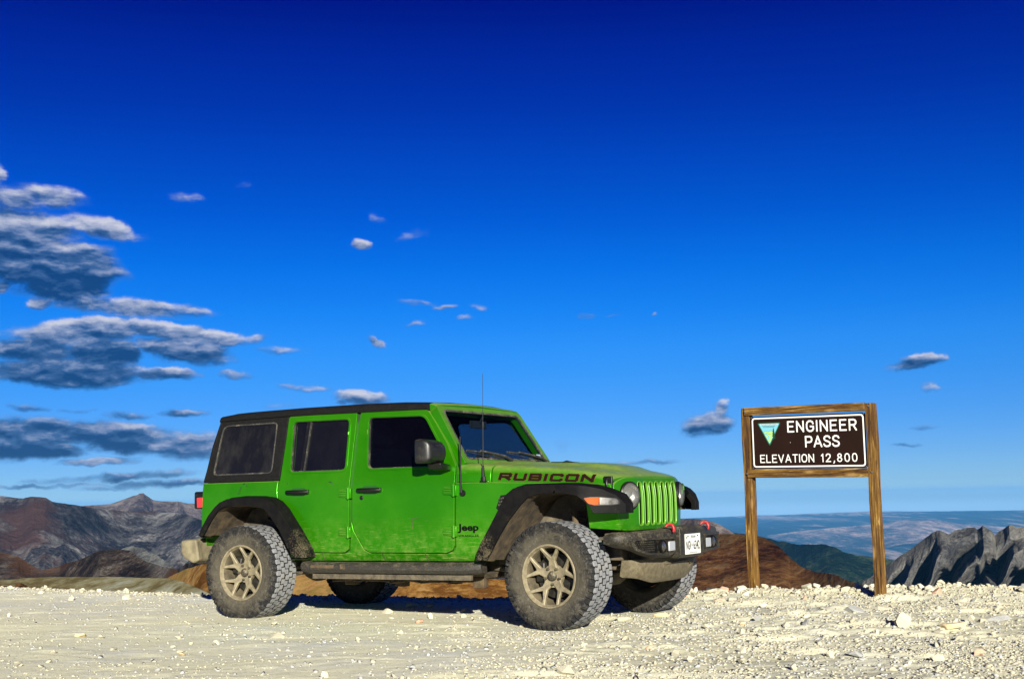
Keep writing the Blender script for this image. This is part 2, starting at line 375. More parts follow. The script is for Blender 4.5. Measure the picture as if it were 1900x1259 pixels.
EDGE_X = [-40, -6.18, -4.55, -3.33, -1.41, .5, 1.79, 2.81, 4.81, 8, 40]
EDGE_Y = [17, 15.85, 14.76, 13.92, 13.41, 13.2, 13.0, 12.85, 12.6, 12.4, 13]
def edge(x): return np.interp(x, EDGE_X, EDGE_Y)
wheels_xy = []
for lx, ly in ((0, -.807), (-3.008, -.807), (0, .807), (-3.008, .807)):
    fx, fy = math.cos(VEH_YAW), -math.sin(VEH_YAW)
    wheels_xy.append((VEH_LOC[0] + lx * fx + ly * -fy, VEH_LOC[1] + lx * fy + ly * fx))
def ground_z(x, y):
    x = np.asarray(x, float); y = np.asarray(y, float)
    e = edge(x) + .35 * fbm(x * .8, y * .3, 3, 5)
    right = np.clip((x + 1.2 - (y - 9) * .15) / 3.5, 0, 1)
    z = .07 * fbm(x * .33, y * .33, 3, 11) + .030 * fbm(x * .9 + y * .25, y * 1.6, 4, 21) * (.35 + 1.0 * right)
    lump = np.maximum(fbm(x * 2.1 + y * .5, y * 3.4, 4, 31), 0.02) - .02
    z = z + lump * (.03 + .10 * right) + .018 * right * fbm(x * 4.2, y * 6.5, 4, 35, .6, ridged=True)
    z = z + .010 * fbm(x * 9, y * 11, 4, 41, .65) * (.6 + right)
    near = np.clip(1 - np.abs(y - (e - .45)) / .8, 0, 1)
    z = z + near * (.02 + .05 * np.clip((x - .8) / 1.5, 0, 1)) * (1 + 1.2 * fbm(x * 3, y * 3, 3, 51))
    flat = np.ones_like(z)
    for wx, wy in wheels_xy: flat = np.minimum(flat, np.clip((np.hypot(x - wx, y - wy) - .22) / .6, 0, 1))
    z = z * (.12 + .88 * flat)
    over = np.maximum(y - e, 0)
    drop = np.where(over < 1.2, .30 * over ** 2, .432 + .62 * (over - 1.2))
    drop = np.where(over > 30, .432 + .62 * 28.8 + .32 * (over - 30), drop)
    return z - drop + np.where(over > .5, 1, 0) * (over - .5) * .12 * fbm(x * .25, y * .25, 4, 61)
def axis(a, b, fine_a, fine_b, df, dc):
    l = list(np.arange(a, fine_a, dc)) + list(np.arange(fine_a, fine_b, df)) + list(np.arange(fine_b, b, dc)); return np.array(l)
gx = axis(-44, 44, -7.0, 5.6, .022, .6)
gy = np.concatenate([np.arange(-30, 5.5, .8), np.arange(5.5, 16.3, .022), np.arange(16.3, 24, .25), np.arange(24, 110, 2.5)])
GX, GY = np.meshgrid(gx, gy)
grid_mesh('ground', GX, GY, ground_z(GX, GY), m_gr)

# ------------------------------------------------------------------ distant country
def rock_mat(name, cols, scale, strata=0, grass=None, bstr=.6, bdist=6, streak=None, stretch=(1, 1, 1)):
    m, t, b = new_mat(name); P = VM(t, 'MULTIPLY', objco(t), stretch)
    n = noise(t, P, scale, 9, .66, .3); n2 = noise(t, P, scale * 4.3, 8, .7); n3 = noise(t, P, scale * 21, 5, .7)
    k = M(t, 'ADD', M(t, 'MULTIPLY_ADD', M(t, 'SUBTRACT', n2, .5), .75, n), M(t, 'MULTIPLY', M(t, 'SUBTRACT', n3, .5), .60))
    lo, hi = .37, .65
    c = ramp(t, k, [(lo + (hi - lo) * i / (len(cols) - 1), q) for i, q in enumerate(cols)])
    if strata:
        z = N(t, 'ShaderNodeSeparateXYZ', ins={0: objco(t)}).outputs[2]
        w = N(t, 'ShaderNodeTexNoise', noise_dimensions='1D'); t.links.new(M(t, 'ADD', M(t, 'MULTIPLY', z, strata), M(t, 'MULTIPLY', n, 6.0)), w.inputs['W']); w.inputs['Scale'].default_value = 1; w.inputs['Detail'].default_value = 4
        c = mixc(t, N(t, 'ShaderNodeMapRange', ins={0: w.outputs[0], 1: .38, 2: .62, 3: 0, 4: .55}).outputs[0], c, tuple(q * .55 for q in cols[0]))
    if streak:
        s = noise(t, VM(t, 'MULTIPLY', objco(t), streak[1]), 1, 6, .7)
        c = mixc(t, N(t, 'ShaderNodeMapRange', ins={0: s, 1: .50, 2: .70, 3: 0, 4: streak[2]}).outputs[0], c, streak[0])
    if grass:
        g = noise(t, VM(t, 'ADD', P, (311, 77, 5)), scale * grass[1], 7, .62)
        c = mixc(t, N(t, 'ShaderNodeMapRange', ins={0: g, 1: grass[2], 2: grass[2] + .07}).outputs[0], c, grass[0])
    t.links.new(c, b.inputs['Base Color']); b.inputs['Roughness'].default_value = 1; b.inputs['Specular IOR Level'].default_value = 0
    bump(t, b, k, bstr, bdist)
    return m
def slope_sheet(name, crest, mat, front, drop, back=None, back_drop=None, nu=500, nv=220, relief=20, rs=.01, gully=0, gs=.004, jag=2.0, js=.02, power=1.0, seed=0, lump=0, saw=None, lines=None):
    """a real hillside: its crest runs through points given by bearing and distance, its face comes
    `front` metres towards us while falling `drop`, and it falls away behind"""
    pts = [at(u, v, D) for u, v, D in crest]
    cum = [0.0]
    for a_, b_ in zip(pts, pts[1:]): cum.append(cum[-1] + math.hypot(b_.x - a_.x, b_.y - a_.y))
    s = np.linspace(0, cum[-1], nu)
    cx = np.interp(s, cum, [p.x for p in pts]); cy = np.interp(s, cum, [p.y for p in pts]); cz = np.interp(s, cum, [p.z for p in pts])
    cz = cz + jag * fbm(s * js, s * 0, 6, seed + 3, .6)
    r = np.hypot(cx, cy); nx, ny = cx / r, cy / r
    back = back or front * .6; back_drop = back_drop or drop * .6
    tv = np.concatenate([-np.linspace(1, 0, nv // 5, endpoint=False), np.linspace(0, 1, nv) ** 1.25])
    S, T = np.meshgrid(s, tv)
    dist = np.where(T < 0, -T * back, -T * front)          # away from us is positive
    X = cx + nx * dist; Y = cy + ny * dist
    fall = np.where(T < 0, back_drop * np.abs(T) ** 1.1, drop * np.abs(T) ** power)
    rel = relief * fbm(X * rs, Y * rs, 7, seed, .52, ridged=True)
    if gully: rel = rel + gully * fbm(S * gs, T * 1.1 + 3, 5, seed + 9, .5, ridged=True)
    if lump: rel = rel + lump * fbm(X * rs * .25, Y * rs * .25, 3, seed + 30)
    fade = np.where(T < 0, .12, np.clip(np.abs(T) * 5, 0, 1))
    Z = cz - fall + rel * fade
    line = CAM_H + (cz - CAM_H) * (r + dist) / r          # the crest stays the skyline
    Z = np.minimum(Z, line - .035 * fall - .0006 * np.abs(dist))
    if saw:
        A, ph = saw(S / cum[-1], T)
        d2 = A * fade
        X = X - nx * d2; Y = Y - ny * d2
    return grid_mesh(name, X, Y, Z, mat)

g_grey = rock_mat('grey_scree', [(.014, .011, .013), (.042, .036, .037), (.095, .088, .088), (.21, .20, .19)], .0042, strata=.035, grass=((.052, .026, .018), .42, .50), bstr=1, bdist=14, streak=((.17, .165, .16), (.012, .012, .002), .5))
g_far = rock_mat('purple_rock', [(.045, .036, .042), (.105, .084, .084), (.18, .148, .138), (.24, .205, .185)], .0030, strata=.02, bstr=.8, bdist=25)
g_brown = rock_mat('brown_tundra', [(.020, .007, .004), (.055, .022, .009), (.095, .045, .018), (.12, .075, .040)], .0090, grass=((.085, .056, .022), .8, .53), bstr=1, bdist=5, streak=((.19, .10, .04), (.010, .003, .05), .75))
g_cliff = rock_mat('grey_cliff', [(.040, .040, .043), (.088, .086, .084), (.125, .120, .112), (.17, .16, .14)], .012, strata=.0, bstr=.9, bdist=9, streak=((.055, .055, .06), (.03, .03, .004), .6))
g_pale = rock_mat('pale_clay', [(.085, .068, .032), (.15, .135, .075), (.20, .20, .145), (.25, .25, .19)], .022, grass=((.10, .052, .014), 1.1, .60), bstr=.5, bdist=.8)
g_orange = rock_mat('orange_clay', [(.10, .042, .010), (.20, .10, .025), (.28, .165, .06), (.20, .13, .035)], .018, bstr=.5, bdist=1.2, streak=((.07, .03, .008), (.02, .05, .05), .5))
g_hill = rock_mat('brown_grey_hillside', [(.010, .008, .007), (.028, .020, .016), (.055, .041, .032), (.10, .09, .08)], .014, grass=((.060, .030, .016), .5, .53), bstr=.9, bdist=4, streak=((.13, .12, .115), (.006, .006, .03), .55))
g_forest = rock_mat('conifer_slope', [(.003, .009, .008), (.007, .018, .013), (.016, .034, .018), (.05, .055, .030)], .0045, grass=((.075, .085, .025), 1.4, .60), bstr=1, bdist=25)
g_plain = rock_mat('far_lowland', [(.004, .012, .018), (.010, .028, .032), (.05, .055, .045), (.40, .30, .24)], .00030, bstr=.3, bdist=60, stretch=(.7, .10, 1), grass=((.46, .34, .28), .6, .57))

# far lowland, reaching the horizon
RR = np.geomspace(6500, 54000, 300); TH = np.radians(np.linspace(-70, 70, 520))
TT, RG = np.meshgrid(TH, RR)
X = RG * np.sin(TT); Y = RG * np.cos(TT)
Zp = -1010 + 130 * np.clip((RG - 14000) / 26000, 0, 1)
mesa = np.clip(fbm(X * .00009, Y * .00005, 5, 3, .5) * 5, -.6, 1)
Zp = Zp + 90 * mesa + 150 * fbm(X * .00012, Y * .00004, 5, 8, .55, ridged=True) * np.clip((RG - 9000) / 9000, 0, 1)
bearing = np.degrees(TT)
up = np.clip((bearing - 8) / 6, 0, 1)
Zp = Zp + 150 * up * np.exp(-((RG - 42000) / 9000) ** 2) * (1 + .6 * fbm(X * .0002, Y * .0002, 4, 13))
grid_mesh('lowland', X, Y, Zp, g_plain)

# left: the massif across the basin, and the pointed peak behind it
slope_sheet('mountain_peak', [(-300, 905, 6200), (-60, 915, 6200), (60, 925, 6000), (150, 938, 6000), (185, 936, 6000), (205, 934, 6000), (228, 926, 6000), (247, 919, 5950), (256, 917, 5950), (258, 914.5, 5950), (266, 914.5, 5950), (270, 918, 5950), (284, 927, 6000), (300, 929, 6000), (330, 930, 6000), (350, 933, 6100), (470, 942, 6300), (700, 960, 6500), (900, 975, 6600)],
            g_far, 1800, 520, nu=900, nv=120, relief=60, rs=.0022, gully=70, gs=.006, jag=9, js=.012, seed=3)
slope_sheet('mountain', [(-420, 930, 4600), (-100, 925, 4300), (-10, 925, 4200), (20, 922, 4200), (45, 924, 4150), (62, 921, 4100), (85, 923, 4100), (97, 930, 4100), (118, 933, 4150), (150, 938, 4200), (190, 944, 4300), (240, 948, 4400), (290, 949, 4400), (330, 950, 4300), (352, 956, 4200), (372, 964, 4100), (450, 985, 3900), (620, 1010, 3600), (900, 1030, 3300)],
            g_grey, 3000, 560, nu=1100, nv=480, relief=150, rs=.0030, gully=70, gs=.0035, jag=5, js=.02, power=.85, seed=20, lump=260)
slope_sheet('hill', [(-260, 985, 1500), (-60, 1010, 1400), (30, 1030, 1350), (75, 1058, 1300), (110, 1050, 1300), (150, 1036, 1250), (185, 1021, 1200), (215, 1016, 1200), (240, 1020, 1180), (262, 1036, 1150), (300, 1050, 1100), (330, 1054, 1050), (350, 1043, 900), (385, 1030, 850), (480, 1035, 800), (700, 1060, 750), (900, 1085, 750), (960, 1105, 750)],
            g_hill, 900, 210, nu=900, nv=300, relief=46, rs=.012, gully=16, gs=.012, jag=2, js=.03, power=.85, seed=41, lump=20)
slope_sheet('scree_slope', [(205, 1028, 1260), (228, 1019, 1235), (246, 1013, 1230), (262, 1012, 1215), (282, 1022, 1190), (300, 1036, 1170), (318, 1044, 1150), (335, 1062, 1140)],
            rock_mat('pale_scree', [(.05, .052, .054), (.09, .094, .095), (.13, .134, .13), (.18, .182, .175)], .020, bstr=.7, bdist=4, streak=((.09, .09, .09), (.05, .02, .003), .5)), 330, 120, nu=300, nv=160, relief=12, rs=.02, gully=16, gs=.03, jag=7, js=.03, seed=55)
slope_sheet('clay_mound', [(290, 1082, 420), (318, 1068, 400), (345, 1055, 380), (375, 1046, 360), (410, 1042, 340), (560, 1062, 320), (760, 1066, 300), (960, 1076, 300), (1150, 1085, 300), (1320, 1112, 300)],
            g_orange, 240, 70, nu=500, nv=160, relief=4, rs=.03, gully=8, gs=.05, jag=.5, js=.1, seed=66)
slope_sheet('clay_bank', [(-420, 1065, 170), (-40, 1078, 150), (10, 1075, 150), (45, 1072, 150), (90, 1070, 148), (160, 1069, 145), (250, 1070.5, 140), (310, 1072, 135), (345, 1080, 130), (385, 1098, 125), (430, 1112, 125)],
            g_pale, 100, 22, nu=500, nv=140, relief=1.4, rs=.09, gully=2.2, gs=.08, jag=.15, js=.2, seed=77)
slope_sheet('tundra_rise', [(-300, 1074, 110), (-30, 1080, 95), (10, 1086, 92), (24, 1088, 92), (32, 1082, 92), (42, 1081, 92), (52, 1088, 92), (62, 1099, 90), (80, 1112, 90)],
            g_brown, 60, 16, nu=200, nv=80, relief=.6, rs=.15, gully=.6, gs=.15, jag=.12, js=.5, seed=88)

# right: grey knob, the red-brown slope, wooded spur, grey cliffs
slope_sheet('rocky_knob', [(900, 1060, 1900), (1000, 1000, 1850), (1100, 968, 1800), (1230, 960, 1700), (1270, 961, 1650), (1290, 962, 1620), (1310, 964, 1600), (1330, 971, 1600), (1350, 981, 1600), (1368, 992, 1600), (1392, 1010, 1620), (1410, 1030, 1650)],
            g_far, 700, 260, nu=500, nv=140, relief=18, rs=.008, gully=26, gs=.012, jag=2, js=.04, seed=101)
slope_sheet('wooded_spur', [(1180, 985, 5600), (1330, 984, 5200), (1390, 991, 5000), (1420, 997, 4800), (1455, 1004, 4600), (1478, 1009, 4500), (1500, 1008, 4400), (1530, 1010, 4300), (1548, 1015, 4250), (1565, 1024, 4200), (1590, 1030, 4200), (1625, 1034, 4200), (1680, 1040, 4300), (1800, 1050, 4500), (1950, 1060, 4700)],
            g_forest, 2300, 420, nu=700, nv=300, relief=80, rs=.0045, gully=40, gs=.004, jag=9, js=.012, power=.8, seed=120, lump=90)
slope_sheet('brown_slope', [(940, 1100, 900), (1000, 1060, 890), (1080, 1010, 870), (1180, 985, 850), (1262, 975, 820), (1300, 985, 800), (1335, 990, 790), (1370, 991, 780), (1398, 992, 770), (1415, 996, 765), (1432, 1004, 760), (1450, 1018, 750), (1465, 1034, 740), (1485, 1049, 720), (1510, 1061, 700), (1535, 1063, 680), (1555, 1067, 660), (1575, 1078, 640), (1600, 1085, 620), (1640, 1092, 600), (1720, 1112, 590)],
            g_brown, 620, 150, nu=900, nv=320, relief=12, rs=.018, gully=7, gs=.015, jag=.9, js=.06, power=.95, seed=140, lump=8)
def sawfn(s, t):
    # buttresses that step down to the left: each stands proud and drops back steeply on its left side
    ph = s * 8.2 + .20 + t * 6.8 + .34 * fbm(s * 6, t * 9, 4, 160) * 2
    fr = ph - np.floor(ph)
    amp = np.where(fr < .24, (fr / .24) ** .6, 1 - .95 * ((fr - .24) / .76) ** 1.3)
    big_ = 260 * (1 - amp) * np.clip(t * 9, 0, 1)
    small = ph * 3.3 + fbm(s * 9, t * 6, 3, 170); f2 = small - np.floor(small)
    return -(big_) - 9 * np.where(f2 < .2, 1 - f2 / .2, (f2 - .2) / .8), None
slope_sheet('grey_cliffs', [(1575, 1105, 1750), (1600, 1080, 1730), (1625, 1063, 1720), (1650, 1045, 1700), (1675, 1028, 1690), (1700, 1010, 1680), (1718, 997, 1670), (1730, 988, 1660), (1738, 984, 1655), (1746, 984, 1650), (1756, 988, 1650), (1762, 990, 1655), (1772, 982, 1660), (1790, 979, 1660), (1808, 977, 1655), (1813, 981, 1655), (1818, 979, 1650), (1823, 975, 1645), (1829, 978, 1645), (1840, 985, 1650), (1846, 993, 1655), (1852, 986, 1655), (1862, 980, 1650), (1872, 974, 1640), (1878, 973, 1640), (1886, 977, 1640), (1900, 978, 1640), (1990, 965, 1640), (2250, 950, 1700)],
            g_cliff, 700, 330, nu=1200, nv=420, relief=26, rs=.008, gully=20, gs=.012, jag=3.5, js=.05, power=.9, seed=150, saw=sawfn)
slope_sheet('far_plateau', [(900, 1000, 47000), (1200, 985, 47000), (1340, 975, 47000), (1400, 968, 47000), (1440, 961, 47000), (1475, 955, 47000), (1500, 952, 47000), (1560, 953, 47000), (1640, 953, 47000), (1760, 954, 47000), (1850, 950, 47000), (1990, 946, 47000), (2400, 940, 47000)],
            g_plain, 9000, 700, nu=500, nv=120, relief=120, rs=.00025, gully=60, gs=.0004, jag=30, js=.0004, seed=301)
slope_sheet('mesa', [(1330, 1010, 29000), (1420, 993, 29000), (1500, 983, 29000), (1560, 977, 29000), (1600, 974, 29000), (1640, 970, 29000), (1668, 965, 29000), (1690, 962, 29000), (1720, 962, 29000), (1750, 966, 29000), (1780, 971, 29000), (1820, 975, 29000), (1900, 978, 29000), (2100, 985, 29000)],
            rock_mat('pinkish_flats', [(.03, .035, .035), (.10, .085, .075), (.26, .19, .16), (.46, .34, .28)], .0006, stretch=(.8, .25, 1)), 5000, 330, nu=500, nv=120, relief=70, rs=.0004, gully=50, gs=.0008, jag=20, js=.0008, seed=311)
# air between us and the distance
HZ = MB(); HZ.box(-60000, 60000, -2000, 54500, -1300, 130)
m_hz = bpy.data.materials.new('air'); m_hz.use_nodes = True; t = m_hz.node_tree; t.nodes.clear()
pv = N(t, 'ShaderNodeVolumePrincipled'); pv.inputs['Color'].default_value = (.13, .48, 1.0, 1); pv.inputs['Density'].default_value = 1.7e-5; pv.inputs['Anisotropy'].default_value = 0.0
N(t, 'ShaderNodeOutputMaterial', ins={'Volume': pv.outputs[0]})
hz = HZ.build('haze', m_hz, smooth=0); hz['kind'] = 'stuff'
SC.cycles.volume_step_rate = 10; SC.cycles.volume_bounces = 0; SC.cycles.max_bounces = 6; SC.cycles.diffuse_bounces = 3; SC.cycles.glossy_bounces = 3; SC.cycles.transparent_max_bounces = 12
# ------------------------------------------------------------------ the vehicle (x forward, y left, z up)
DUST = (.30, .245, .15)
def paint_mat():
    m, t, b = new_mat('green_paint'); P = objco(t)
    sp = N(t, 'ShaderNodeSeparateXYZ', ins={0: P}); z = sp.outputs[2]; x = sp.outputs[0]
    base = (.0170, .158, .0001)
    n = noise(t, P, 2.2, 5, .6); fine = noise(t, P, 160, 3, .7); mid = noise(t, P, 17, 7, .7)
    low = M(t, 'MULTIPLY', M(t, 'SUBTRACT', .86, z), 1.5, clamp=True)
    streaks = noise(t, VM(t, 'MULTIPLY', P, (60, 60, 6)), 1, 4, .7)
    rot = N(t, 'ShaderNodeMapping'); t.links.new(P, rot.inputs[0]); rot.inputs['Rotation'].default_value = (0, rad(32), 0); rot.inputs['Scale'].default_value = (9, 20, 130)
    scr = noise(t, rot.outputs[0], 1, 3, .6)
    scratch = N(t, 'ShaderNodeMapRange', ins={0: scr, 1: .585, 2: .66, 3: 0, 4: 1}).outputs[0]
    scratch = M(t, 'MULTIPLY', scratch, M(t, 'MULTIPLY', M(t, 'SUBTRACT', .92, z), 1.6, clamp=True))
    a = M(t, 'MULTIPLY', low, M(t, 'MULTIPLY_ADD', M(t, 'SUBTRACT', mid, .44), 2.8, .05))
    a = M(t, 'ADD', a, M(t, 'MULTIPLY', scratch, .75))
    nz = N(t, 'ShaderNodeSeparateXYZ', ins={0: N(t, 'ShaderNodeNewGeometry').outputs['Normal']})
    upf = M(t, 'MULTIPLY', M(t, 'SUBTRACT', nz.outputs[2], .25), 1.0, clamp=True)
    a = M(t, 'ADD', a, M(t, 'MULTIPLY', upf, M(t, 'MULTIPLY_ADD', M(t, 'SUBTRACT', mid, .5), 1.3, .85)))
    a = M(t, 'ADD', a, M(t, 'MULTIPLY', M(t, 'SUBTRACT', n, .46), .14), clamp=True)
    a = M(t, 'MULTIPLY', a, M(t, 'MULTIPLY_ADD', fine, .9, .55), clamp=True)
    c = mixc(t, N(t, 'ShaderNodeMapRange', ins={0: n, 1: .28, 2: .75}).outputs[0], base, (.028, .205, .0002))
    c = mixc(t, a, c, (.23, .26, .07))
    t.links.new(c, b.inputs['Base Color'])
    t.links.new(M(t, 'MULTIPLY_ADD', a, .5, .34, clamp=True), b.inputs['Roughness'])
    t.links.new(M(t, 'MULTIPLY_ADD', a, -.5, .5, clamp=True), b.inputs['Metallic']); b.inputs['Coat Weight'].default_value = .24; b.inputs['Coat Roughness'].default_value = .05; b.inputs['Specular IOR Level'].default_value = .15
    bump(t, b, noise(t, P, 420, 2, .5), .03, .001)
    return m
m_paint = paint_mat()
m_top = simple('black_textured_hardtop', (.006, .006, .0065), .7, c2=(.009, .009, .009), scale=40, bmp=.15, bscale=500, dust=.02, dust_c=(.03, .028, .025), spec=.06)
m_flare = simple('black_flare_plastic', (.004, .004, .0045), .55, c2=(.007, .0065, .006), scale=18, bmp=.2, bscale=400, dust=.10, dust_c=(.13, .11, .065), zdust=(.80, 1.9), spec=.07)
m_mud = simple('dried_mud', (.085, .058, .028), .95, c2=(.025, .018, .010), scale=12, bmp=.9, bscale=30, dust=.26, dust_c=(.15, .115, .06))
m_under = simple('underbody', (.030, .025, .018), .85, c2=(.10, .08, .05), scale=11, bmp=.5, bscale=40, dust=.42, dust_c=(.16, .13, .08))
m_bump = simple('dusty_black_steel', (.007, .0065, .006), .45, c2=(.03, .026, .018), scale=90, bmp=.5, bscale=220, dust=.40, dust_c=(.15, .13, .08), spec=.25)
m_rail = simple('rock_rail_steel', (.012, .011, .010), .6, c2=(.03, .026, .018), scale=70, bmp=.5, bscale=160, dust=.34, dust_c=(.15, .12, .072))
m_black = simple('black_trim', (.004, .004, .004), .4, dust=.10, dust_c=(.07, .06, .045), spec=.35)
m_dark = simple('dark_inside', (.004, .004, .004), .9)
m_rubber = simple('window_rubber', (.013, .013, .013), .7, dust=.42, dust_c=(.20, .175, .12))
m_jamb = simple('green_jamb', (.008, .06, .003), .5)
m_seat = simple('black_cloth_seat', (.012, .012, .013), .9)
m_dash = simple('grey_dashboard', (.03, .032, .035), .7)
m_red = simple('red_tow_hook', (.27, .006, .008), .45, dust=.22, dust_c=DUST)
m_amber = simple('amber_lens', (.34, .055, .001), .35, spec=.1)
m_redlens = simple('red_lens', (.55, .022, .026), .35, coat=.4, dust=.12, dust_c=(.4, .15, .12))
m_plate = simple('white_plate', (.62, .62, .58), .5, dust=.25, dust_c=DUST)
m_ink = simple('black_ink', (.002, .002, .002), .6, spec=.08)
m_decal = simple('black_decal', (.007, .002, .0012), .6, spec=.1)
m_orange = simple('red_outline', (.10, .022, .006), .6, spec=.1)
m_rim = simple('dusty_bronze_wheel', (.23, .195, .12), .5, metal=.15, c2=(.14, .118, .075), scale=25, bmp=.15, bscale=90, dust=.42, dust_c=(.27, .225, .145))
m_rimdark = simple('hub_black', (.02, .018, .014), .5, metal=.2, c2=(.08, .07, .045), scale=60, dust=.35, dust_c=DUST)
m_disc = simple('brake_steel', (.028, .026, .020), .5, metal=.3, c2=(.010, .009, .007), scale=30)
m_steel = simple('grey_steel', (.18, .18, .17), .4, metal=.6)
m_chip = simple('paint_chip', (.004, .03, .003), .7)
def glass_mat(name, tint, dustamt, dust_c=(.10, .09, .07), edge=None, alpha=1.0, tr_c=(.20, .23, .26)):
    m, t, b = new_mat(name); P = objco(t)
    n = noise(t, P, 3.2, 6, .6); f = noise(t, VM(t, 'MULTIPLY', P, (16, 16, 3)), 1, 5, .7)
    a = M(t, 'ADD', M(t, 'MULTIPLY', M(t, 'SUBTRACT', n, .44), dustamt * 1.8), M(t, 'MULTIPLY', M(t, 'SUBTRACT', f, .48), dustamt * .8), clamp=True)
    c = mixc(t, a, tint, dust_c); t.links.new(c, b.inputs['Base Color'])
    t.links.new(M(t, 'MULTIPLY_ADD', a, .6, .06, clamp=True), b.inputs['Roughness'])
    b.inputs['Specular IOR Level'].default_value = .5
    if alpha < 1:
        tr = N(t, 'ShaderNodeBsdfTransparent', ins={0: (*tr_c, 1)})
        mx = N(t, 'ShaderNodeMixShader', ins={0: M(t, 'MAXIMUM', alpha, a, clamp=True), 1: tr.outputs[0], 2: b.outputs[0]})
        t.links.new(mx.outputs[0], t.nodes['Material Output'].inputs[0])
    return m
m_glass_dusty = glass_mat('dusty_tinted_glass', (.006, .006, .006), .34, (.085, .08, .06), alpha=.93)
m_glass_dark = glass_mat('tinted_glass', (.004, .004, .005), .12, (.05, .05, .045), alpha=.88)
m_glass_door = glass_mat('door_glass', (.003, .003, .006), .04, (.03, .035, .05), alpha=.28, tr_c=(.42, .48, .54))
m_windscreen = glass_mat('windscreen_glass', (.002, .003, .006), .03, (.03, .035, .04), alpha=.07, tr_c=(.70, .78, .85))
def lens_mat():
    m, t, b = new_mat('headlight_glass'); b.inputs['Base Color'].default_value = (.75, .78, .78, 1); b.inputs['Roughness'].default_value = .12
    b.inputs['Coat Weight'].default_value = .6
    tr = N(t, 'ShaderNodeBsdfTransparent', ins={0: (.9, .92, .92, 1)})
    mx = N(t, 'ShaderNodeMixShader', ins={0: .07, 1: tr.outputs[0], 2: b.outputs[0]}); t.links.new(mx.outputs[0], t.nodes['Material Output'].inputs[0]); return m
m_lens = lens_mat()
m_chrome = simple('lamp_reflector', (.30, .29, .27), .3, metal=.9, c2=(.12, .105, .085), scale=14)

car = empty('off_road_car')
fw = Vector((math.cos(VEH_YAW), -math.sin(VEH_YAW), 0)); lf = Vector((math.sin(VEH_YAW), math.cos(VEH_YAW), 0)); upv = Vector((0, 0, 1))
f2 = fw * math.cos(VEH_P) + upv * math.sin(VEH_P); u2 = upv * math.cos(VEH_P) - fw * math.sin(VEH_P)
l2 = lf * math.cos(VEH_R) - u2 * math.sin(VEH_R); u3 = u2 * math.cos(VEH_R) + lf * math.sin(VEH_R)
car.matrix_world = Matrix(((f2.x, l2.x, u3.x, VEH_LOC[0]), (f2.y, l2.y, u3.y, VEH_LOC[1]), (f2.z, l2.z, u3.z, 0), (0, 0, 0, 1)))
tag(car, 'dusty bright green four-door off-road car with black hardtop and muddy all-terrain tyres', 'car')

def side_y(x, z):
    y = .79
    if x > -.85: y -= (x + .85) * .075
    if x < -2.9: y -= (-2.9 - x) * .012
    y += .010 * math.sin(math.pi * min(1, max(0, (z - .52) / .60)))
    if z > 1.10:
        q = z - 1.10; y -= .20 * max(0, q - .035) + .20 * min(q, .035) * .6
    if z < .56: y -= (.56 - z) * .45
    return y
SD = (-1, 1)
def SP(s, off=0.0): return lambda x, z: (x, s * (side_y(x, z) + off), z)

rdoor = [(-2.692, 1.724), (-1.958, 1.724), (-1.953, 1.60), (-1.953, .640), (-1.962, .590), (-2.0, .568), (-2.04, .565), (-2.343, .568), (-2.42, .600), (-2.475, .670), (-2.677, .958), (-2.712, 1.030), (-2.720, 1.095), (-2.704, 1.18), (-2.694, 1.47)]
fdoor = [(-1.918, 1.724), (-1.236, 1.708), (-1.149, 1.601), (-1.021, 1.429), (-.918, 1.245), (-.915, .959), (-.920, .620), (-.942, .584), (-1.001, .562), (-1.742, .566), (-1.796, .592), (-1.898, .743), (-1.916, .82), (-1.918, 1.2)]
rwin = rounded([(-2.636, 1.680), (-2.022, 1.674), (-2.008, 1.240), (-2.606, 1.240)], [.05, .05, .045, .05])
fwin = rounded([(-1.830, 1.676), (-1.262, 1.664), (-1.030, 1.335), (-1.052, 1.242), (-1.784, 1.242)], [.05, .06, .05, .04, .05])
qwin = rounded([(-3.452, 1.682), (-2.815, 1.682), (-2.808, 1.238), (-3.496, 1.236)], [.075, .04, .05, .05])
def grow(poly, d):
    c = Vector((sum(p[0] for p in poly) / len(poly), sum(p[1] for p in poly) / len(poly))); out = []; n = len(poly)
    for i in range(n):
        a, b_, q = Vector(poly[i - 1]), Vector(poly[(i + 1) % n]), Vector(poly[i]); tn = (b_ - a).normalized(); nn = Vector((tn.y, -tn.x))
        if nn.dot(q - c) < 0: nn = -nn
        out.append(tuple(q + nn * d))
    return out

# --- body shell: quarter panels, sills, cowl sides, tail, floor -------------------
mb = MB()
outer = [(-3.598, 1.170), (-2.727, 1.170), (-2.731, 1.09), (-2.722, 1.03), (-2.686, .954), (-2.484, .664), (-2.428, .593), (-2.345, .559), (-2.04, .556), (-1.985, .560), (-1.948, .585), (-1.942, .66),
         (-1.930, .82), (-1.908, .742), (-1.806, .585), (-1.744, .557), (-1.0, .553), (-.935, .576), (-.910, .616), (-.905, .96), (-.906, 1.108),
         (-.60, 1.106), (.02, 1.084), (.40, 1.070), (.43, .98), (.30, .99), (.10, 1.02), (-.19, 1.01), (-.34, .90), (-.44, .76), (-.56, .55), (-.60, .497),
         (-2.40, .497), (-2.46, .55), (-2.60, .77), (-2.70, .88), (-2.82, .975), (-3.20, .985), (-3.31, .93), (-3.40, .83), (-3.49, .69), (-3.598, .69)]
for s in SD: panel(mb, outer, [], SP(s), (0, -s * .03, 0), .06)
mb.box(-3.60, -.66, -.74, .74, .50, .51)
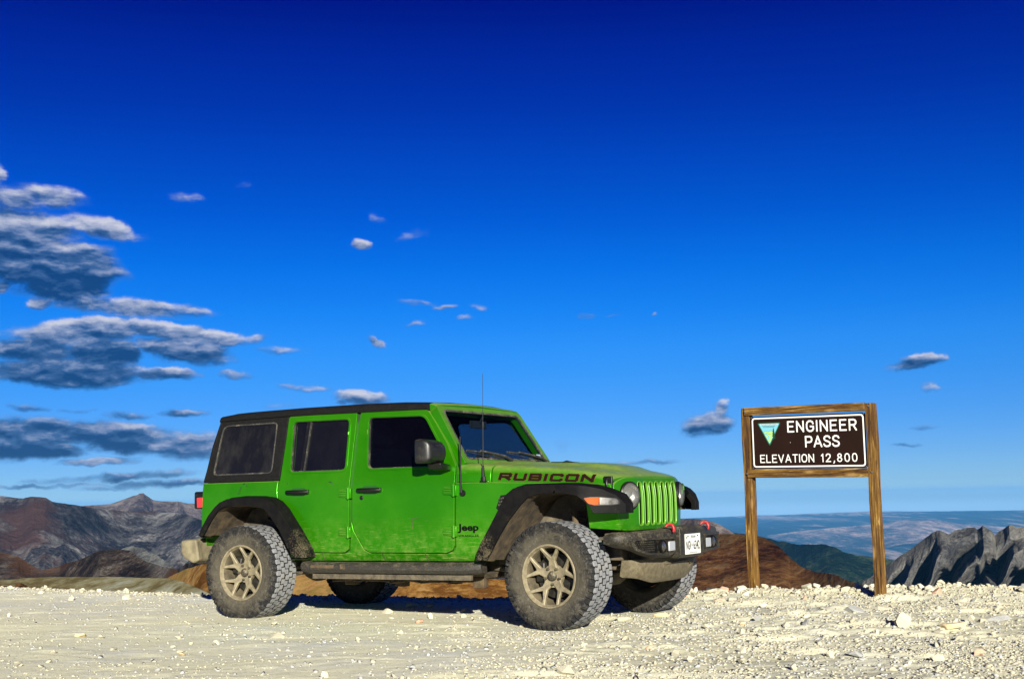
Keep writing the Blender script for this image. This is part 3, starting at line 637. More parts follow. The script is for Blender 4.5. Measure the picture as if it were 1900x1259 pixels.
# tail panel, floor, firewall
mb.box(-3.615, -3.585, -.74, .74, .55, 1.17)
body = mb.build('body', m_paint, car, smooth=30, bevel=.006)
mb = MB()
inner = [(-3.58, 1.16), (-.60, 1.10), (-.60, .50), (-2.4, .50), (-2.83, .99), (-3.2, .99), (-3.5, .72), (-3.58, .72)]
jamb = [(-3.48, 1.74), (-1.26, 1.72), (-.90, 1.22), (-.88, .52), (-2.4, .52), (-2.82, 1.0), (-3.57, 1.0), (-3.57, 1.20)]
for s in SD: panel(mb, jamb, [grow(rwin, .05), grow(fwin, .05), grow(qwin, .03)], SP(s, -.026), (0, -s * .03, 0), .08)
mb.box(-3.55, -.62, -.74, .74, .52, .56); mb.box(-.66, -.62, -.70, .70, .56, 1.22)
mb.build('door_jamb', m_jamb, car, smooth=30)

# --- doors ------------------------------------------------------------------------
def make_door(kind, outline, win, s):
    P = SP(s, .004)
    mb = MB(); panel(mb, outline, [win], P, (0, -s * .035, 0), .055)
    d = mb.build('door', m_paint, car, smooth=28, bevel=.007, seg=3)
    # window opening lip, rubber, glass
    mb = MB(); g1, g2 = grow(win, .014), grow(win, -.004)
    panel(mb, g1, [g2], SP(s, .010), (0, -s * .03, 0), .05); mb.build('window_lip', m_paint, d, smooth=28, bevel=.005)
    mb = MB(); panel(mb, grow(win, .001), [grow(win, -.009)], SP(s, -.002), (0, -s * .03, 0), .05); mb.build('window_seal', m_rubber, d, smooth=28)
    mb = MB(); panel(mb, grow(win, -.006), [], SP(s, -.020), (0, -s * .004, 0), .07)
    mb.build('window', m_glass_dark if kind == 'rear' else m_glass_door, d, smooth=28)
    if kind == 'rear':
        mb = MB(); panel(mb, [(-2.490, 1.676), (-2.455, 1.676), (-2.470, 1.244), (-2.505, 1.244)], [], SP(s, -.008), (0, -s * .02, 0), .1); mb.build('window_divider', m_black, d, smooth=0)
        mb = MB(); panel(mb, [(-2.452, 1.672), (-2.444, 1.672), (-2.460, 1.248), (-2.468, 1.248)], [], SP(s, -.005), (0, -s * .02, 0), .1); mb.build('divider_trim', m_rubber, d, smooth=0)
    hx = -2.61 if kind == 'rear' else -1.858
    # handle: grip with recess behind
    mb = MB(); yb = side_y(hx + .12, 1.07)
    rec = rounded([(hx + .04, 1.105), (hx + .20, 1.105), (hx + .20, 1.035), (hx + .04, 1.035)], .03)
    panel(mb, rec, [], SP(s, .0052), (0, -s * .002, 0), .05); mb.build('handle_recess', m_jamb, d, smooth=0)
    mb = MB(); mb.tube([(hx + .004, s * (yb + .026), 1.072), (hx + .03, s * (yb + .038), 1.072), (hx + .12, s * (yb + .044), 1.0715), (hx + .20, s * (yb + .040), 1.070), (hx + .232, s * (yb + .024), 1.069)], [.013, .017, .017, .018, .014], 10)
    mb.box(hx, hx + .04, s * (yb + .002), s * (yb + .03), 1.055, 1.088); mb.box(hx + .195, hx + .238, s * (yb + .002), s * (yb + .03), 1.052, 1.088)
    mb.build('door_handle', m_black, d, smooth=40, bevel=.004)
    if kind == 'front':
        mb = MB(); mb.lathe([(0.0, s * (yb + .016)), (.013, s * (yb + .016)), (.018, s * (yb + .010)), (.018, s * (yb))], 16, (-1.823, 0, 1.009)); mb.build('door_lock', m_black, d)
    # two strap hinges
    xe = outline_x(outline)
    for hz_ in (1.048, .730):
        y0 = side_y(xe, hz_); mb = MB()
        plate = [(xe - .105, hz_ + .012), (xe - .095, hz_ + .030), (xe - .03, hz_ + .034), (xe - .012, hz_ + .045), (xe - .012, hz_ - .045), (xe - .03, hz_ - .034), (xe - .095, hz_ - .030), (xe - .105, hz_ - .012)]
        panel(mb, plate, [], SP(s, .014), (0, -s * .012, 0), .05)
        for q in (-.018, 0, .018): mb.box(xe - .09, xe - .02, s * (y0 + .012), s * (y0 + .020), hz_ + q - .0035, hz_ + q + .0035)
        mb.box(xe - .018, xe + .028, s * (y0 - .004), s * (y0 + .024), hz_ - .042, hz_ + .042)
        mb.tube([(xe + .002, s * (y0 + .022), hz_ - .048), (xe + .002, s * (y0 + .022), hz_ + .048)], .011, 10)
        mb.build('hinge', m_paint, d, smooth=35, bevel=.003)
    return d
def outline_x(o): return max(p[0] for p in o if p[1] < 1.1)
for s in SD:
    make_door('rear', rounded(rdoor, [.02, .02] + [.0] * 13), rwin, s)
    make_door('front', rounded(fdoor, [.02, .03] + [.0] * 12), fwin, s)
# black knocks and mud flicks on the near side
def mark(cx, cz, pts, w, m, name):
    mb = MB(); mb.tube([(cx + a, -(side_y(cx + a, cz + b_) + .0045), cz + b_) for a, b_ in pts], w, 5); return mb.build(name, m, car)
mark(-3.14, 1.13, [(0, 0), (-.012, -.035), (-.02, -.062)], [.003, .004, .005], m_chip, 'paint_chip')
mark(-3.10, 1.155, [(-.02, .0), (.0, .003)], .004, m_chip, 'paint_chip')
mark(-3.08, 1.150, [(0, 0), (.01, -.018)], .004, m_chip, 'paint_chip')
mark(-2.15, 1.145, [(-.02, .004), (.012, .0), (.02, -.03)], [.004, .006, .003], m_chip, 'paint_chip')
mark(-2.62, 1.150, [(0, .01), (.006, -.01)], .003, m_chip, 'paint_chip')
mark(-1.30, .80, [(-.012, -.045), (-.012, .035), (.030, .040)], .0028, m_mud, 'scratch')
for cx in (-2.24, -1.62, -1.20): mark(cx, .53, [(0, .034), (.004, .0), (.016, -.034)], .0022, m_mud, 'scratch')

# --- hardtop and roof ---------------------------------------------------------------
mb = MB(); side_o = [(-3.492, 1.742), (-2.702, 1.730), (-2.705, 1.47), (-2.718, 1.174), (-3.598, 1.174), (-3.555, 1.50)]
for s in SD: panel(mb, side_o, [qwin], SP(s, .002), (0, -s * .03, 0), .06)
mb.box(-3.60, -3.575, -.745, .745, 1.18, 1.24); 
for s in SD:
    mb.rings([[(-3.600, s * .775, 1.18), (-3.575, s * .60, 1.18), (-3.56, s * .60, 1.18), (-3.56, s * .76, 1.18)], [(-3.487, s * .665, 1.745), (-3.46, s * .52, 1.745), (-3.44, s * .52, 1.745), (-3.44, s * .65, 1.745)]])
hard = mb.build('hardtop', m_top, car, smooth=30, bevel=.007)
for s in SD:
    mb = MB(); panel(mb, grow(qwin, .002), [grow(qwin, -.011)], SP(s, .006), (0, -s * .03, 0), .05); mb.build('window_seal', m_rubber, hard, smooth=28, bevel=.004)
    mb = MB(); panel(mb, grow(qwin, -.012), [], SP(s, -.006), (0, -s * .004, 0), .07); mb.build('window', m_glass_dusty, hard, smooth=28)
mb = MB(); mb.rings([[(-3.575, y, 1.25) for y in (-.60, .60)] + [(-3.565, y, 1.25) for y in (.60, -.60)], [(-3.480, y, 1.72) for y in (-.53, .53)] + [(-3.470, y, 1.72) for y in (.53, -.53)]]); mb.build('rear_window', m_glass_dark, hard, smooth=0)
def roof_panel(x0, x1, name, zf, m=None, ends=(0, 0)):
    R_ = []
    for i in range(13):
        x = x0 + (x1 - x0) * i / 12; zt = zf(x); e = 0
        if ends[0] and i == 0: e = .028
        if ends[1] and i == 12: e = .02
        prof = [(.668, zt - .072), (.676, zt - .058), (.664, zt - .028), (.640, zt - .008 - e * .3), (.58, zt + .004 - e), (.35, zt + .016 - e), (0, zt + .021 - e)]
        prof = prof + [(-a, b_) for a, b_ in prof[-2::-1]]
        ring = [(x, a, b_) for a, b_ in prof] + [(x, -a * .96, b_ - .03) for a, b_ in prof]
        R_.append(ring)
    mb = MB(); mb.rings(R_); return mb.build(name, m or m_top, car, smooth=35, bevel=.004)
zroof = lambda x: np.interp(x, [-3.50, -3.2, -2.6, -1.93, -1.5, -1.24], [1.782, 1.792, 1.798, 1.796, 1.786, 1.766])
roof_panel(-3.497, -1.938, 'roof', zroof, ends=(1, 0)); roof_panel(-1.930, -1.236, 'roof_front', zroof)
for s in SD: mb = MB(); mb.tube([(-3.49, s * .677, 1.727), (-2.6, s * .680, 1.736), (-1.24, s * .680, 1.719)], .007, 6); mb.build('drip_rail', m_top, car)

# --- windscreen frame on its raked plane ----------------------------------------------
wx = lambda z: -.862 - (z - 1.275) * .640
WN = Vector((.475, 0, .304)).normalized()
mb = MB()
fr = rounded([(-.722, 1.262), (.722, 1.262), (.668, 1.752), (-.668, 1.752)], [.02, .02, .05, .05])
gl = rounded([(-.652, 1.300), (.652, 1.300), (.604, 1.706), (-.604, 1.706)], .045)
panel(mb, fr, [gl], lambda y, z: (wx(z), y, z), -WN * .075, .08)
wf = mb.build('windscreen_frame', m_paint, car, smooth=35, bevel=.014, seg=3)
mb = MB(); panel(mb, grow(gl, .006), [grow(gl, -.010)], lambda y, z: (wx(z) + .002, y, z), -WN * .02, .08); mb.build('window_seal', m_rubber, wf)
mb = MB(); panel(mb, grow(gl, -.004), [], lambda y, z: (wx(z) - .006, y, z), -WN * .005, .15); mb.build('windscreen', m_windscreen, wf)
mb = MB(); mb.box(-.02, .02, .535, .60, -.001, .001, lambda p: Vector((wx(1.335 + p.x) - .001, p.y, 1.335 + p.x)) + WN * p.z); mb.build('windscreen_sticker', simple('pale_sticker', (.25, .35, .45), .6), wf)
# header between screen and roof
mb = MB(); mb.rings([[(-1.235, y, 1.70), (-1.235, y, z_ + .012), (-1.19, y, z_ + .004), (-1.155, y, z_ - .012), (-1.19, y, 1.70)] for y, z_ in ((-.655, 1.745), (-.60, 1.758), (0, 1.775), (.60, 1.758), (.655, 1.745))]); mb.build('roof_header', m_paint, car, smooth=40, bevel=.006)

# --- hood and cowl --------------------------------------------------------------------
hyb = lambda x: .772 - max(0, x + .80) * .098
hzb = lambda x: 1.111 - (x + .75) * .033
hzs = lambda x: float(np.interp(x, [-1.0, -.75, -.3, 0, .2, .33, .41, .46], [1.262, 1.250, 1.222, 1.198, 1.172, 1.147, 1.128, 1.108]))
hzc = lambda x: float(np.interp(x, [-1.0, -.75, -.48, -.1, .05, .2, .32, .40, .46], [1.285, 1.277, 1.264, 1.248, 1.238, 1.212, 1.172, 1.147, 1.118]))
def hood_half(x):
    yb, zb, zs, zc = hyb(x), hzb(x), hzs(x), hzc(x); H_ = zs - zb
    return [(yb, zb), (yb - .003, zb + .35 * H_), (yb - .010, zb + .62 * H_), (yb - .028, zb + .84 * H_), (yb - .062, zs - .006), (yb - .12, zs + .004), (.46, zs + .008), (.335, zs + .010), (.285, zs + .4 * (zc - zs) + .006), (.24, zc), (.12, zc + .003), (0, zc + .004)]
def hood_ring(x, dz=0):
    h = hood_half(x); k_ = .29 * max(0, min(1, (x - .10) / .35)) ** 2; xx = lambda a: x - k_ * max(0, a - .37)
    full = [(xx(a), -a, b_) for a, b_ in h] + [(xx(a), a, b_) for a, b_ in h[-2::-1]]
    return full + [(p[0], p[1] * .97, p[2] - .02) for p in reversed(full)]
mb = MB(); xs = [-.594] + list(np.linspace(-.56, .36, 24)) + [.40, .43, .452]
mb.rings([hood_ring(x) for x in xs]); hood = mb.build('hood', m_paint, car, smooth=40, bevel=.004)
mb = MB(); mb.rings([hood_ring(x) for x in (-.905, -.86, -.80, -.74, -.68, -.604)]); mb.build('cowl', m_paint, car, smooth=40, bevel=.004)
for s in SD:   # vents let into the raised middle of the hood
    mb = MB(); mb.rings([[(x, s * .21 - .035, hzc(x) + .0045), (x, s * .21 + .035, hzc(x) + .0035), (x, s * .21 + .035, hzc(x) - .01), (x, s * .21 - .035, hzc(x) - .01)] for x in (-.34, -.24, -.12)]); mb.build('hood_vent', m_black, hood, smooth=0)
def hood_side_y(x, z):
    h = hood_half(x)
    for (a, za), (b_, zb_) in zip(h, h[1:]):
        if z <= zb_: k = max(0, (z - za) / (zb_ - za)); return a + (b_ - a) * k
    return h[4][0]
# block lettering built from strokes: u along, w up, in units of letter height
GL = {'R': (1.25, [[(0, 0), (0, 1), (1.08, 1), (1.2, .88), (1.2, .58), (1.08, .46), (0, .46)], [(.62, .46), (1.2, 0)]]), 'U': (1.25, [[(0, 1), (0, .12), (.12, 0), (1.08, 0), (1.2, .12), (1.2, 1)]]),
      'B': (1.25, [[(0, 0), (0, 1), (1.05, 1), (1.15, .9), (1.15, .6), (1.05, .5), (0, .5)], [(1.05, .5), (1.2, .4), (1.2, .1), (1.08, 0), (0, 0)]]), 'I': (.1, [[(0, 0), (0, 1)]]),
      'C': (1.25, [[(1.2, .80), (1.2, .9), (1.08, 1), (.12, 1), (0, .88), (0, .12), (.12, 0), (1.08, 0), (1.2, .1), (1.2, .2)]]), 'O': (1.25, [[(.12, 0), (0, .12), (0, .88), (.12, 1), (1.08, 1), (1.2, .88), (1.2, .12), (1.08, 0), (.12, 0)]]),
      'N': (1.25, [[(0, 0), (0, 1)], [(0, 1), (1.2, 0)], [(1.2, 0), (1.2, 1)]])}
def strokes(word, gap=.62):
    x = 0; out = []
    for ch in word:
        w, L = GL[ch]
        for st in L: out.append([(x + a, b_) for a, b_ in st])
        x += w + gap
    return out, x - gap
def stroke_mesh(mb, polys, width, pos, lift0=0.0, seg=10):
    k = 0
    for pl in polys:
        for (a, b_) in zip(pl, pl[1:]):
            A, B = Vector(a), Vector(b_); d = (B - A).normalized(); n = Vector((-d.y, d.x)) * width / 2; e = d * width * .42; L = (B - A).length; m_ = max(1, int(L / .25)); k += 1; lo = lift0 + k * .00006
            A2, B2 = A - e, B + e
            vs = []; 
            for i in range(m_ + 1):
                q = A2.lerp(B2, i / m_); vs += [pos(*(q - n), lo), pos(*(q + n), lo)]
            mb.add(vs, [(2 * i, 2 * i + 1, 2 * i + 3, 2 * i + 2) for i in range(m_)])
st, wtot = strokes('RUBICON')
for s in SD:
    L_ = .770; hgt = .042
    def dpos(u, w, lift, s=s):
        k = u / wtot; k = k if s < 0 else 1 - k
        x = -.520 + k * L_; z = 1.1265 - k * .034 + w * hgt + (.006 * 0)
        x += (w - .5) * .012 * (1 if s < 0 else -1)
        return (x, s * (hood_side_y(x, z) + .0012 + lift), z)
    mb = MB(); stroke_mesh(mb, st, .44, dpos); mb.build('lettering_outline', m_orange, hood, smooth=0, normals=False)
    mb = MB(); stroke_mesh(mb, st, .37, dpos, .0016); mb.build('lettering', m_decal, hood, smooth=0, normals=False)
def hood_latch(s):
    y = hyb(.37) + .006; mb = MB()
    mb.box(.335, .405, s * (y - .012), s * (y + .008), 1.02, 1.125 if s < 0 else 1.07)
    mb.tube([(.37, s * (y + .012), 1.03), (.37, s * (y + .030), 1.06), (.37, s * (y + .028), 1.09 if s < 0 else 1.065), (.37, s * (y + .010), 1.118 if s < 0 else 1.075)], [.012, .016, .014, .010], 8)
    mb.tube([(.345, s * (y + .020), 1.040), (.395, s * (y + .020), 1.040)], .012, 8)
    mb.build('hood_latch', m_black, hood, smooth=40, bevel=.006)
for s in SD: hood_latch(s)
for y0 in (.30, -.10):   # washer nozzles
    mb = MB(); mb.box(-.56, -.52, y0 - .015, y0 + .015, 1.255, 1.276); mb.build('washer_nozzle', m_black, hood, bevel=.005)
mb = MB(); mb.tube([(-.72, .60, 1.262), (-.66, .62, 1.285), (-.60, .66, 1.268)], .012, 6); mb.build('cowl_bracket', m_black, car)

# small fender badges
def side_text(txt, x, z, w, h, m, name, bold=0.02, off=.0025, sp=1.0):
    vf = text_shape(txt, w, h, bold=bold, spacing=sp); mb = MB(); sheet(mb, vf, lambda a, b_: (x + a, -(side_y(x + a, z + b_) + off), z + b_)); return mb.build(name, m, body, smooth=0, normals=False)
side_text('Jeep', -.886, .716, .186, .072, m_ink, 'badge', .035)
side_text('WRANGLER', -.884, .686, .186, .017, m_ink, 'badge', .01)
# fender vent
vent = [(-.505, 1.002), (-.395, 1.010), (-.41, .95), (-.50, .865), (-.545, .905)]
fvs = []
for s in SD: mb = MB(); panel(mb, vent, [], SP(s, .006), (0, -s * .01, 0), .05); fvs.append(mb.build('fender_vent', m_black, body, bevel=.004))
mb = MB()
for k in range(7):
    for j in range(5):
        x = -.515 + k * .017 + (j % 2) * .008; z = .885 + j * .022 + k * .004
        if inside((x, z), vent):
            mb.box(x - .006, x + .006, -(side_y(x, z) + .006), -(side_y(x, z) + .010), z - .006, z + .006)
mb.build('vent_mesh', m_rimdark, body, smooth=0)

# --- grille -----------------------------------------------------------------------------
GXF = lambda z: .474 - max(0, (z - .98)) * .12 - max(0, .85 - z) * .02
GXY = lambda y, z: GXF(z) - .29 * max(0, abs(y) - .37)
mb = MB()
go = rounded([(-.625, 1.070), (-.50, 1.116), (.50, 1.116), (.625, 1.070), (.615, .90), (.555, .715), (-.555, .715), (-.615, .90)], [.05, .04, .04, .05, .06, .04, .04, .06])
slots = []
for k in range(7):
    yc = (k - 3) * .1060; slots.append(rounded([(yc - .036, 1.080), (yc + .036, 1.080), (yc + .036, .750), (yc - .036, .750)], .032))
def circle(cx, cy, r, n=28): return [(cx + r * math.cos(2 * math.pi * i / n), cy + r * math.sin(2 * math.pi * i / n)) for i in range(n)]
hl = [circle(-.462, .977, .101), circle(.462, .977, .101)]
panel(mb, go, slots + hl, lambda y, z: (GXY(y, z), y, z), (-.022, 0, 0), .045)
gr = mb.build('grille', m_paint, car, smooth=30, bevel=.010, seg=3)
m_slotrim = simple('slot_surround', (.085, .24, .012), .35, coat=.2, dust=.34, dust_c=(.22, .26, .09))
for sl in slots:
    mb = MB(); panel(mb, grow(sl, .006), [grow(sl, -.003)], lambda y, z: (GXF(z) + .004, y, z), (-.020, 0, 0), .05); r_ = mb.build('slot_surround', m_slotrim, gr, smooth=30, bevel=.004)
    mb = MB(); x0, x1 = min(p[0] for p in sl), max(p[0] for p in sl)
    for j in range(16):
        for i in range(3):
            z = .762 + j * .0205; y = x0 + .012 + i * .022 + (j % 2) * .005
            mb.box(GXF(z) - .028, GXF(z) - .022, y - .0075, y + .0075, z - .006, z + .006)
    mb.build('slot_mesh', m_flare, r_, smooth=0)
mb = MB(); mb.box(.395, .415, -.40, .40, .72, 1.10); mb.build('radiator', m_dark, gr, smooth=0)
for s in SD:   # green panels either side behind the grille edge
    mb = MB(); mb.rings([[(.415, s * .555, .72), (.395, s * .612, .90), (.395, s * .620, 1.06), (.38, s * .59, 1.06), (.40, s * .54, .72)], [(.20, s * .66, .74), (.20, s * .70, .90), (.20, s * .70, 1.06), (.18, s * .66, 1.06), (.18, s * .62, .74)]])
    mb.build('grille_side', m_paint, car, smooth=40, bevel=.004)
for s in SD:
    c = (.0, s * .462, .977); HT = rad(17) * s
    mb = MB()   # the bowl, then the glass over it
    def xl(prof, c=c, n=32, HT=HT):
        def q(r, x, k):
            a, b_ = x - .478, r * math.cos(2 * math.pi * k / n); return (.447 + a * math.cos(HT) - b_ * math.sin(HT), c[1] + a * math.sin(HT) + b_ * math.cos(HT), c[2] + r * math.sin(2 * math.pi * k / n))
        return [[q(r, x, k) for k in range(n)] for r, x in prof]
    mb.rings(xl([(.108, .455), (.108, .490), (.099, .498), (.094, .488)]), True, False); h_ = mb.build('headlight', m_black, car, smooth=40)
    mb = MB(); mb.rings(xl([(.094, .486), (.090, .468), (.070, .442), (.045, .430), (.002, .428)]), True, False); mb.build('reflector', m_chrome, h_, smooth=40)
    mb = MB(); mb.rings(xl([(.040, .432), (.040, .452), (.032, .468), (.012, .476), (.001, .477)]), True, False); mb.build('projector', m_steel, h_, smooth=50)
    mb = MB(); mb.rings(xl([(.098, .492), (.090, .508), (.070, .522), (.040, .531), (.001, .534)]), True, False); mb.build('lens', m_lens, h_, smooth=60)

# --- fender flares -------------------------------------------------------------------------
yfl = lambda x: .930 if x < .22 else .930 - .25 * min(1.2, (x - .22) / .33) ** 1.6
f_out = [(-.647, .512), (-.617, .613), (-.531, .745), (-.462, .852), (-.415, .93), (-.372, 1.002), (-.302, 1.050), (-.222, 1.070), (-.05, 1.072), (.139, 1.070), (.303, 1.055), (.403, 1.029), (.482, .982), (.530, .915), (.530, .850)]
f_in = [(.345, .853), (.322, .905), (.287, .945), (.237, .984), (.106, 1.008), (-.087, 1.005), (-.185, .976), (-.255, .912), (-.345, .815), (-.43, .70), (-.515, .565), (-.550, .510)]
r_out = [(-3.506, .712), (-3.458, .798), (-3.393, .887), (-3.321, .957), (-3.262, .998), (-3.179, 1.026), (-3.015, 1.038), (-2.852, 1.034), (-2.738, 1.019), (-2.659, .985), (-2.591, .928), (-2.447, .747), (-2.340, .590), (-2.325, .527)]
r_in = [(-2.420, .524), (-2.468, .565), (-2.514, .635), (-2.592, .756), (-2.675, .855), (-2.745, .924), (-2.807, .953), (-3.014, .971), (-3.202, .962), (-3.285, .923), (-3.356, .845), (-3.450, .712)]
def flare(s, outer_, inner_, yf, name='fender_flare'):
    poly = outer_ + inner_; mb = MB()
    # outer lip, standing proud of the body
    o = resample(outer_, .045)[:-1]; 
    pos = lambda x, z: (x, s * yf(x), z)
    panel(mb, poly, [], pos, (0, -s * .022, 0), .04)
    # chamfered upper band running back to the body
    def band(path, y1, dz):
        n = len(path); R_ = []
        for i, (x, z) in enumerate(path):
            a = Vector(path[max(0, i - 1)]); b_ = Vector(path[min(n - 1, i + 1)]); tn = (b_ - a).normalized(); nn = Vector((-tn.y, tn.x))
            yo = yf(x) - .012; yi = min(y1(x, z), yo - .02)
            p0 = Vector((x, z)) - nn * .004; p1 = Vector((x, z)) + nn * dz; q = Vector((x, z)) - nn * .03
            R_.append([(p0.x, s * yo, p0.y), (p1.x, s * (yo - .055), p1.y), (p1.x, s * yi, p1.y), (q.x, s * yi, q.y), (q.x, s * yo, q.y)])
        mb.rings(R_)
    band(outer_, lambda x, z: (side_y(x, min(z, 1.08)) - .015) if x < .44 else .60, .012)
    f = mb.build(name, m_flare, car, smooth=40, bevel=.009, seg=3)
    # mud-caked liner under the arch and the wheelhouse wall
    mb = MB(); R_ = []; path = list(reversed(inner_)); n = len(path)
    for i, (x, z) in enumerate(path):
        a = Vector(path[max(0, i - 1)]); b_ = Vector(path[min(n - 1, i + 1)]); tn = (b_ - a).normalized(); nn = Vector((-tn.y, tn.x))
        yo = yf(x) - .02
        row = []
        for k in range(9):
            y = yo + (.40 - yo) * k / 8; e = (.004 + .010 * math.sin(k * 2.1 + i * 1.3)) if k else 0
            q = Vector((x, z)) - nn * (e - .0)
            row.append((q.x, s * y, q.y))
        R_.append(row)
    mb.rings(R_, close=False, caps=False); mb.build('wheel_arch_liner', m_mud, f, smooth=50)
    return f
for s in SD:
    f = flare(s, f_out, f_in, yfl)
    # side marker and turn lamp let into the flare nose
    lamp = [(.285, .968), (.330, .974), (.400, .974), (.485, .962), (.502, .944), (.500, .914), (.460, .908), (.360, .910), (.318, .922)]
    mb = MB(); panel(mb, rounded(lamp, .008), [], lambda x, z: (x, s * (yfl(x) + .004), z), (0, -s * .008, 0), .03); h_ = mb.build('marker_lamp', m_black, f, bevel=.003)
    a_ = [(.292, .963), (.332, .969), (.385, .969), (.380, .916), (.345, .918), (.318, .927)]
    mb = MB(); panel(mb, rounded(a_, .005), [], lambda x, z: (x, s * (yfl(x) + .010), z), (0, -s * .008, 0), .03); mb.build('amber_lens', m_amber, h_, bevel=.003)
    c_ = [(.389, .969), (.480, .958), (.494, .942), (.492, .919), (.458, .914), (.389, .916)]
    mb = MB(); panel(mb, rounded(c_, .005), [], lambda x, z: (x, s * (yfl(x) + .010), z), (0, -s * .008, 0), .03); mb.build('clear_lens', m_chrome, h_, bevel=.003)
    flare(s, r_out, r_in, lambda x: .930)
for s in SD:   # dark wheelhouse walls and engine bay sides
    mb = MB()
    panel(mb, [(-.66, .50), (.42, .56), (.44, 1.04), (-.60, 1.08)], [], lambda x, z: (x, s * .42, z), (0, -s * .02, 0), .2)
    mb.build('wheelhouse', m_under, car, smooth=0); mb = MB()
    panel(mb, [(-3.52, .60), (-2.30, .52), (-2.36, 1.10), (-3.50, 1.10)], [], lambda x, z: (x, s * .48, z), (0, -s * .02, 0), .2)
    mb.build('wheelhouse', m_under, car, smooth=0)

# --- mirrors, aerials, wipers -----------------------------------------------------------------
for s in (-1,):
    mb = MB()
    prof = [(-1.110, 1.440, 1.270, .955), (-1.102, 1.450, 1.262, .965), (-1.06, 1.454, 1.260, .97), (-1.03, 1.450, 1.262, .968), (-.995, 1.436, 1.268, .96), (-.975, 1.415, 1.280, .945), (-.966, 1.385, 1.305, .93)]
    R_ = []
    for x, zt, zb, yo in prof:
        yi = .80 + .0; c = rounded([(s * (yo + .10), zt), (s * (yi + .03), zt - .006), (s * (yi + .03), zb + .004), (s * (yo + .10), zb)], .028, 4)
        R_.append([(x, a, b_) for a, b_ in c])
    mb.rings(R_); mm = mb.build('side_mirror', simple('mirror_housing', (.006, .006, .006), .38, c2=(.012, .012, .011), scale=25, dust=.13, dust_c=(.11, .10, .075), bmp=.1, bscale=300, spec=.35), car, smooth=45)
    mb = MB(); mb.rings([[(x, s * (y), z) for y, z in ((.775, 1.20), (.775, 1.252), (.90, 1.270), (.93, 1.262), (.90, 1.215))] for x in (-1.085, -1.02, -.955)]); mb.build('mirror_arm', m_black, mm, smooth=40, bevel=.012, seg=3)
    mb = MB(); mb.box(-1.1125, -1.111, s * .85, s * 1.04, 1.29, 1.43); mb.build('mirror_glass', m_steel, mm)
# tall whip aerial and the short cowl aerial, near side
mb = MB(); mb.tube([(-.655, -.775, 1.115), (-.655, -.775, 1.15)], .020, 10); mb.tube([(-.655, -.777, 1.15), (-.657, -.776, 1.235)], [.013, .008], 8)
mb.tube([(-.657, -.776, 1.23), (-.653, -.774, 1.55)], .0035, 6); mb.tube([(-.653, -.774, 1.54), (-.653, -.774, 1.575)], .006, 6); mb.tube([(-.653, -.774, 1.57), (-.648, -.77, 1.955)], .0020, 6)
mb.box(-.685, -.625, -.785, -.755, 1.107, 1.120); mb.build('whip_aerial', m_black, car)
mb = MB(); mb.lathe([(.001, -.812), (.020, -.810), (.026, -.795), (.028, -.780)], 16, (-.838, 0, 1.025)); mb.tube([(-.838, -.812, 1.03), (-.842, -.815, 1.10), (-.843, -.81, 1.47)], [.012, .006, .0055], 8); mb.build('aerial', m_black, car)
def wiper(y0, y1, yb0, yb1, z0):
    on = lambda y, z, l=0: Vector((wx(z), y, z)) + WN * (.012 + l)
    mb = MB(); mb.tube([on(y0, 1.275, .02), on(y0 * .8 + y1 * .2, 1.300, .03), on((y0 + y1) / 2, 1.325, .02), on(y1, z0, .02)], [.014, .012, .010, .008], 8)
    w = mb.build('wiper', m_rubber, car)
    mb = MB(); mb.tube([on(yb0, z0 + .012), on((yb0 + yb1) / 2, z0 - .004, .004), on(yb1, 1.300)], .008, 6); mb.tube([on(yb0, z0 + .006, -.006), on(yb1, 1.294, -.006)], .003, 4); mb.build('wiper_blade', m_rubber, w)
wiper(-.02, -.44, -.62, -.10, 1.348); wiper(.60, .18, .02, .56, 1.348)

# --- seats, wheel and cage seen through the glass ------------------------------------------------
def blob(mb, x0, x1, y0, y1, z0, z1, rake=0.0):
    R_ = []
    for k, q in enumerate((0, .08, .5, .92, 1)):
        sh = .80 if k in (0, 4) else 1; z = z0 + (z1 - z0) * q; cx = (x0 + x1) / 2 + rake * (z - z0); cy = (y0 + y1) / 2
        R_.append([(cx + (x0 - x1) / 2 * sh * a, cy + (y0 - y1) / 2 * sh * b_, z) for a, b_ in ((1, 1), (1, -1), (-1, -1), (-1, 1))])
    mb.rings(R_)
for y in (-.36, .36):
    mb = MB(); blob(mb, -1.85, -1.70, y - .25, y + .25, .95, 1.42, -.25); blob(mb, -1.78, -1.28, y - .25, y + .25, .82, .96); blob(mb, -1.99, -1.90, y - .13, y + .13, 1.46, 1.64, -.1)
    for q in (-.05, .05): mb.tube([(-1.90, y + q, 1.40), (-1.94, y + q, 1.50)], .006, 6)
    mb.build('front_seat', m_seat, car, smooth=40, bevel=.03, seg=3)
mb = MB(); blob(mb, -2.75, -2.60, -.60, .60, .90, 1.40, -.2); blob(mb, -2.70, -2.20, -.60, .60, .82, .94)
for y in (-.36, .36): blob(mb, -2.88, -2.80, y - .12, y + .12, 1.42, 1.58)
mb.build('rear_seat', m_seat, car, smooth=40, bevel=.03, seg=3)
mb = MB(); mb.rings([[(-.90, y, 1.24), (-1.00, y, 1.265), (-1.12, y, 1.24), (-1.15, y, 1.10), (-1.10, y, .90), (-.90, y, .90)] for y in (-.66, 0, .66)]); mb.build('dashboard', m_dash, car, smooth=40, bevel=.02, seg=3)
mb = MB(); cx, cy, cz = -1.30, .36, 1.20; ring_ = []
for k in range(25):
    a = 2 * math.pi * k / 24; ring_.append((cx - .07 * math.sin(a), cy + .18 * math.cos(a), cz + .165 * math.sin(a)))
mb.tube(ring_, .015, 8, False)
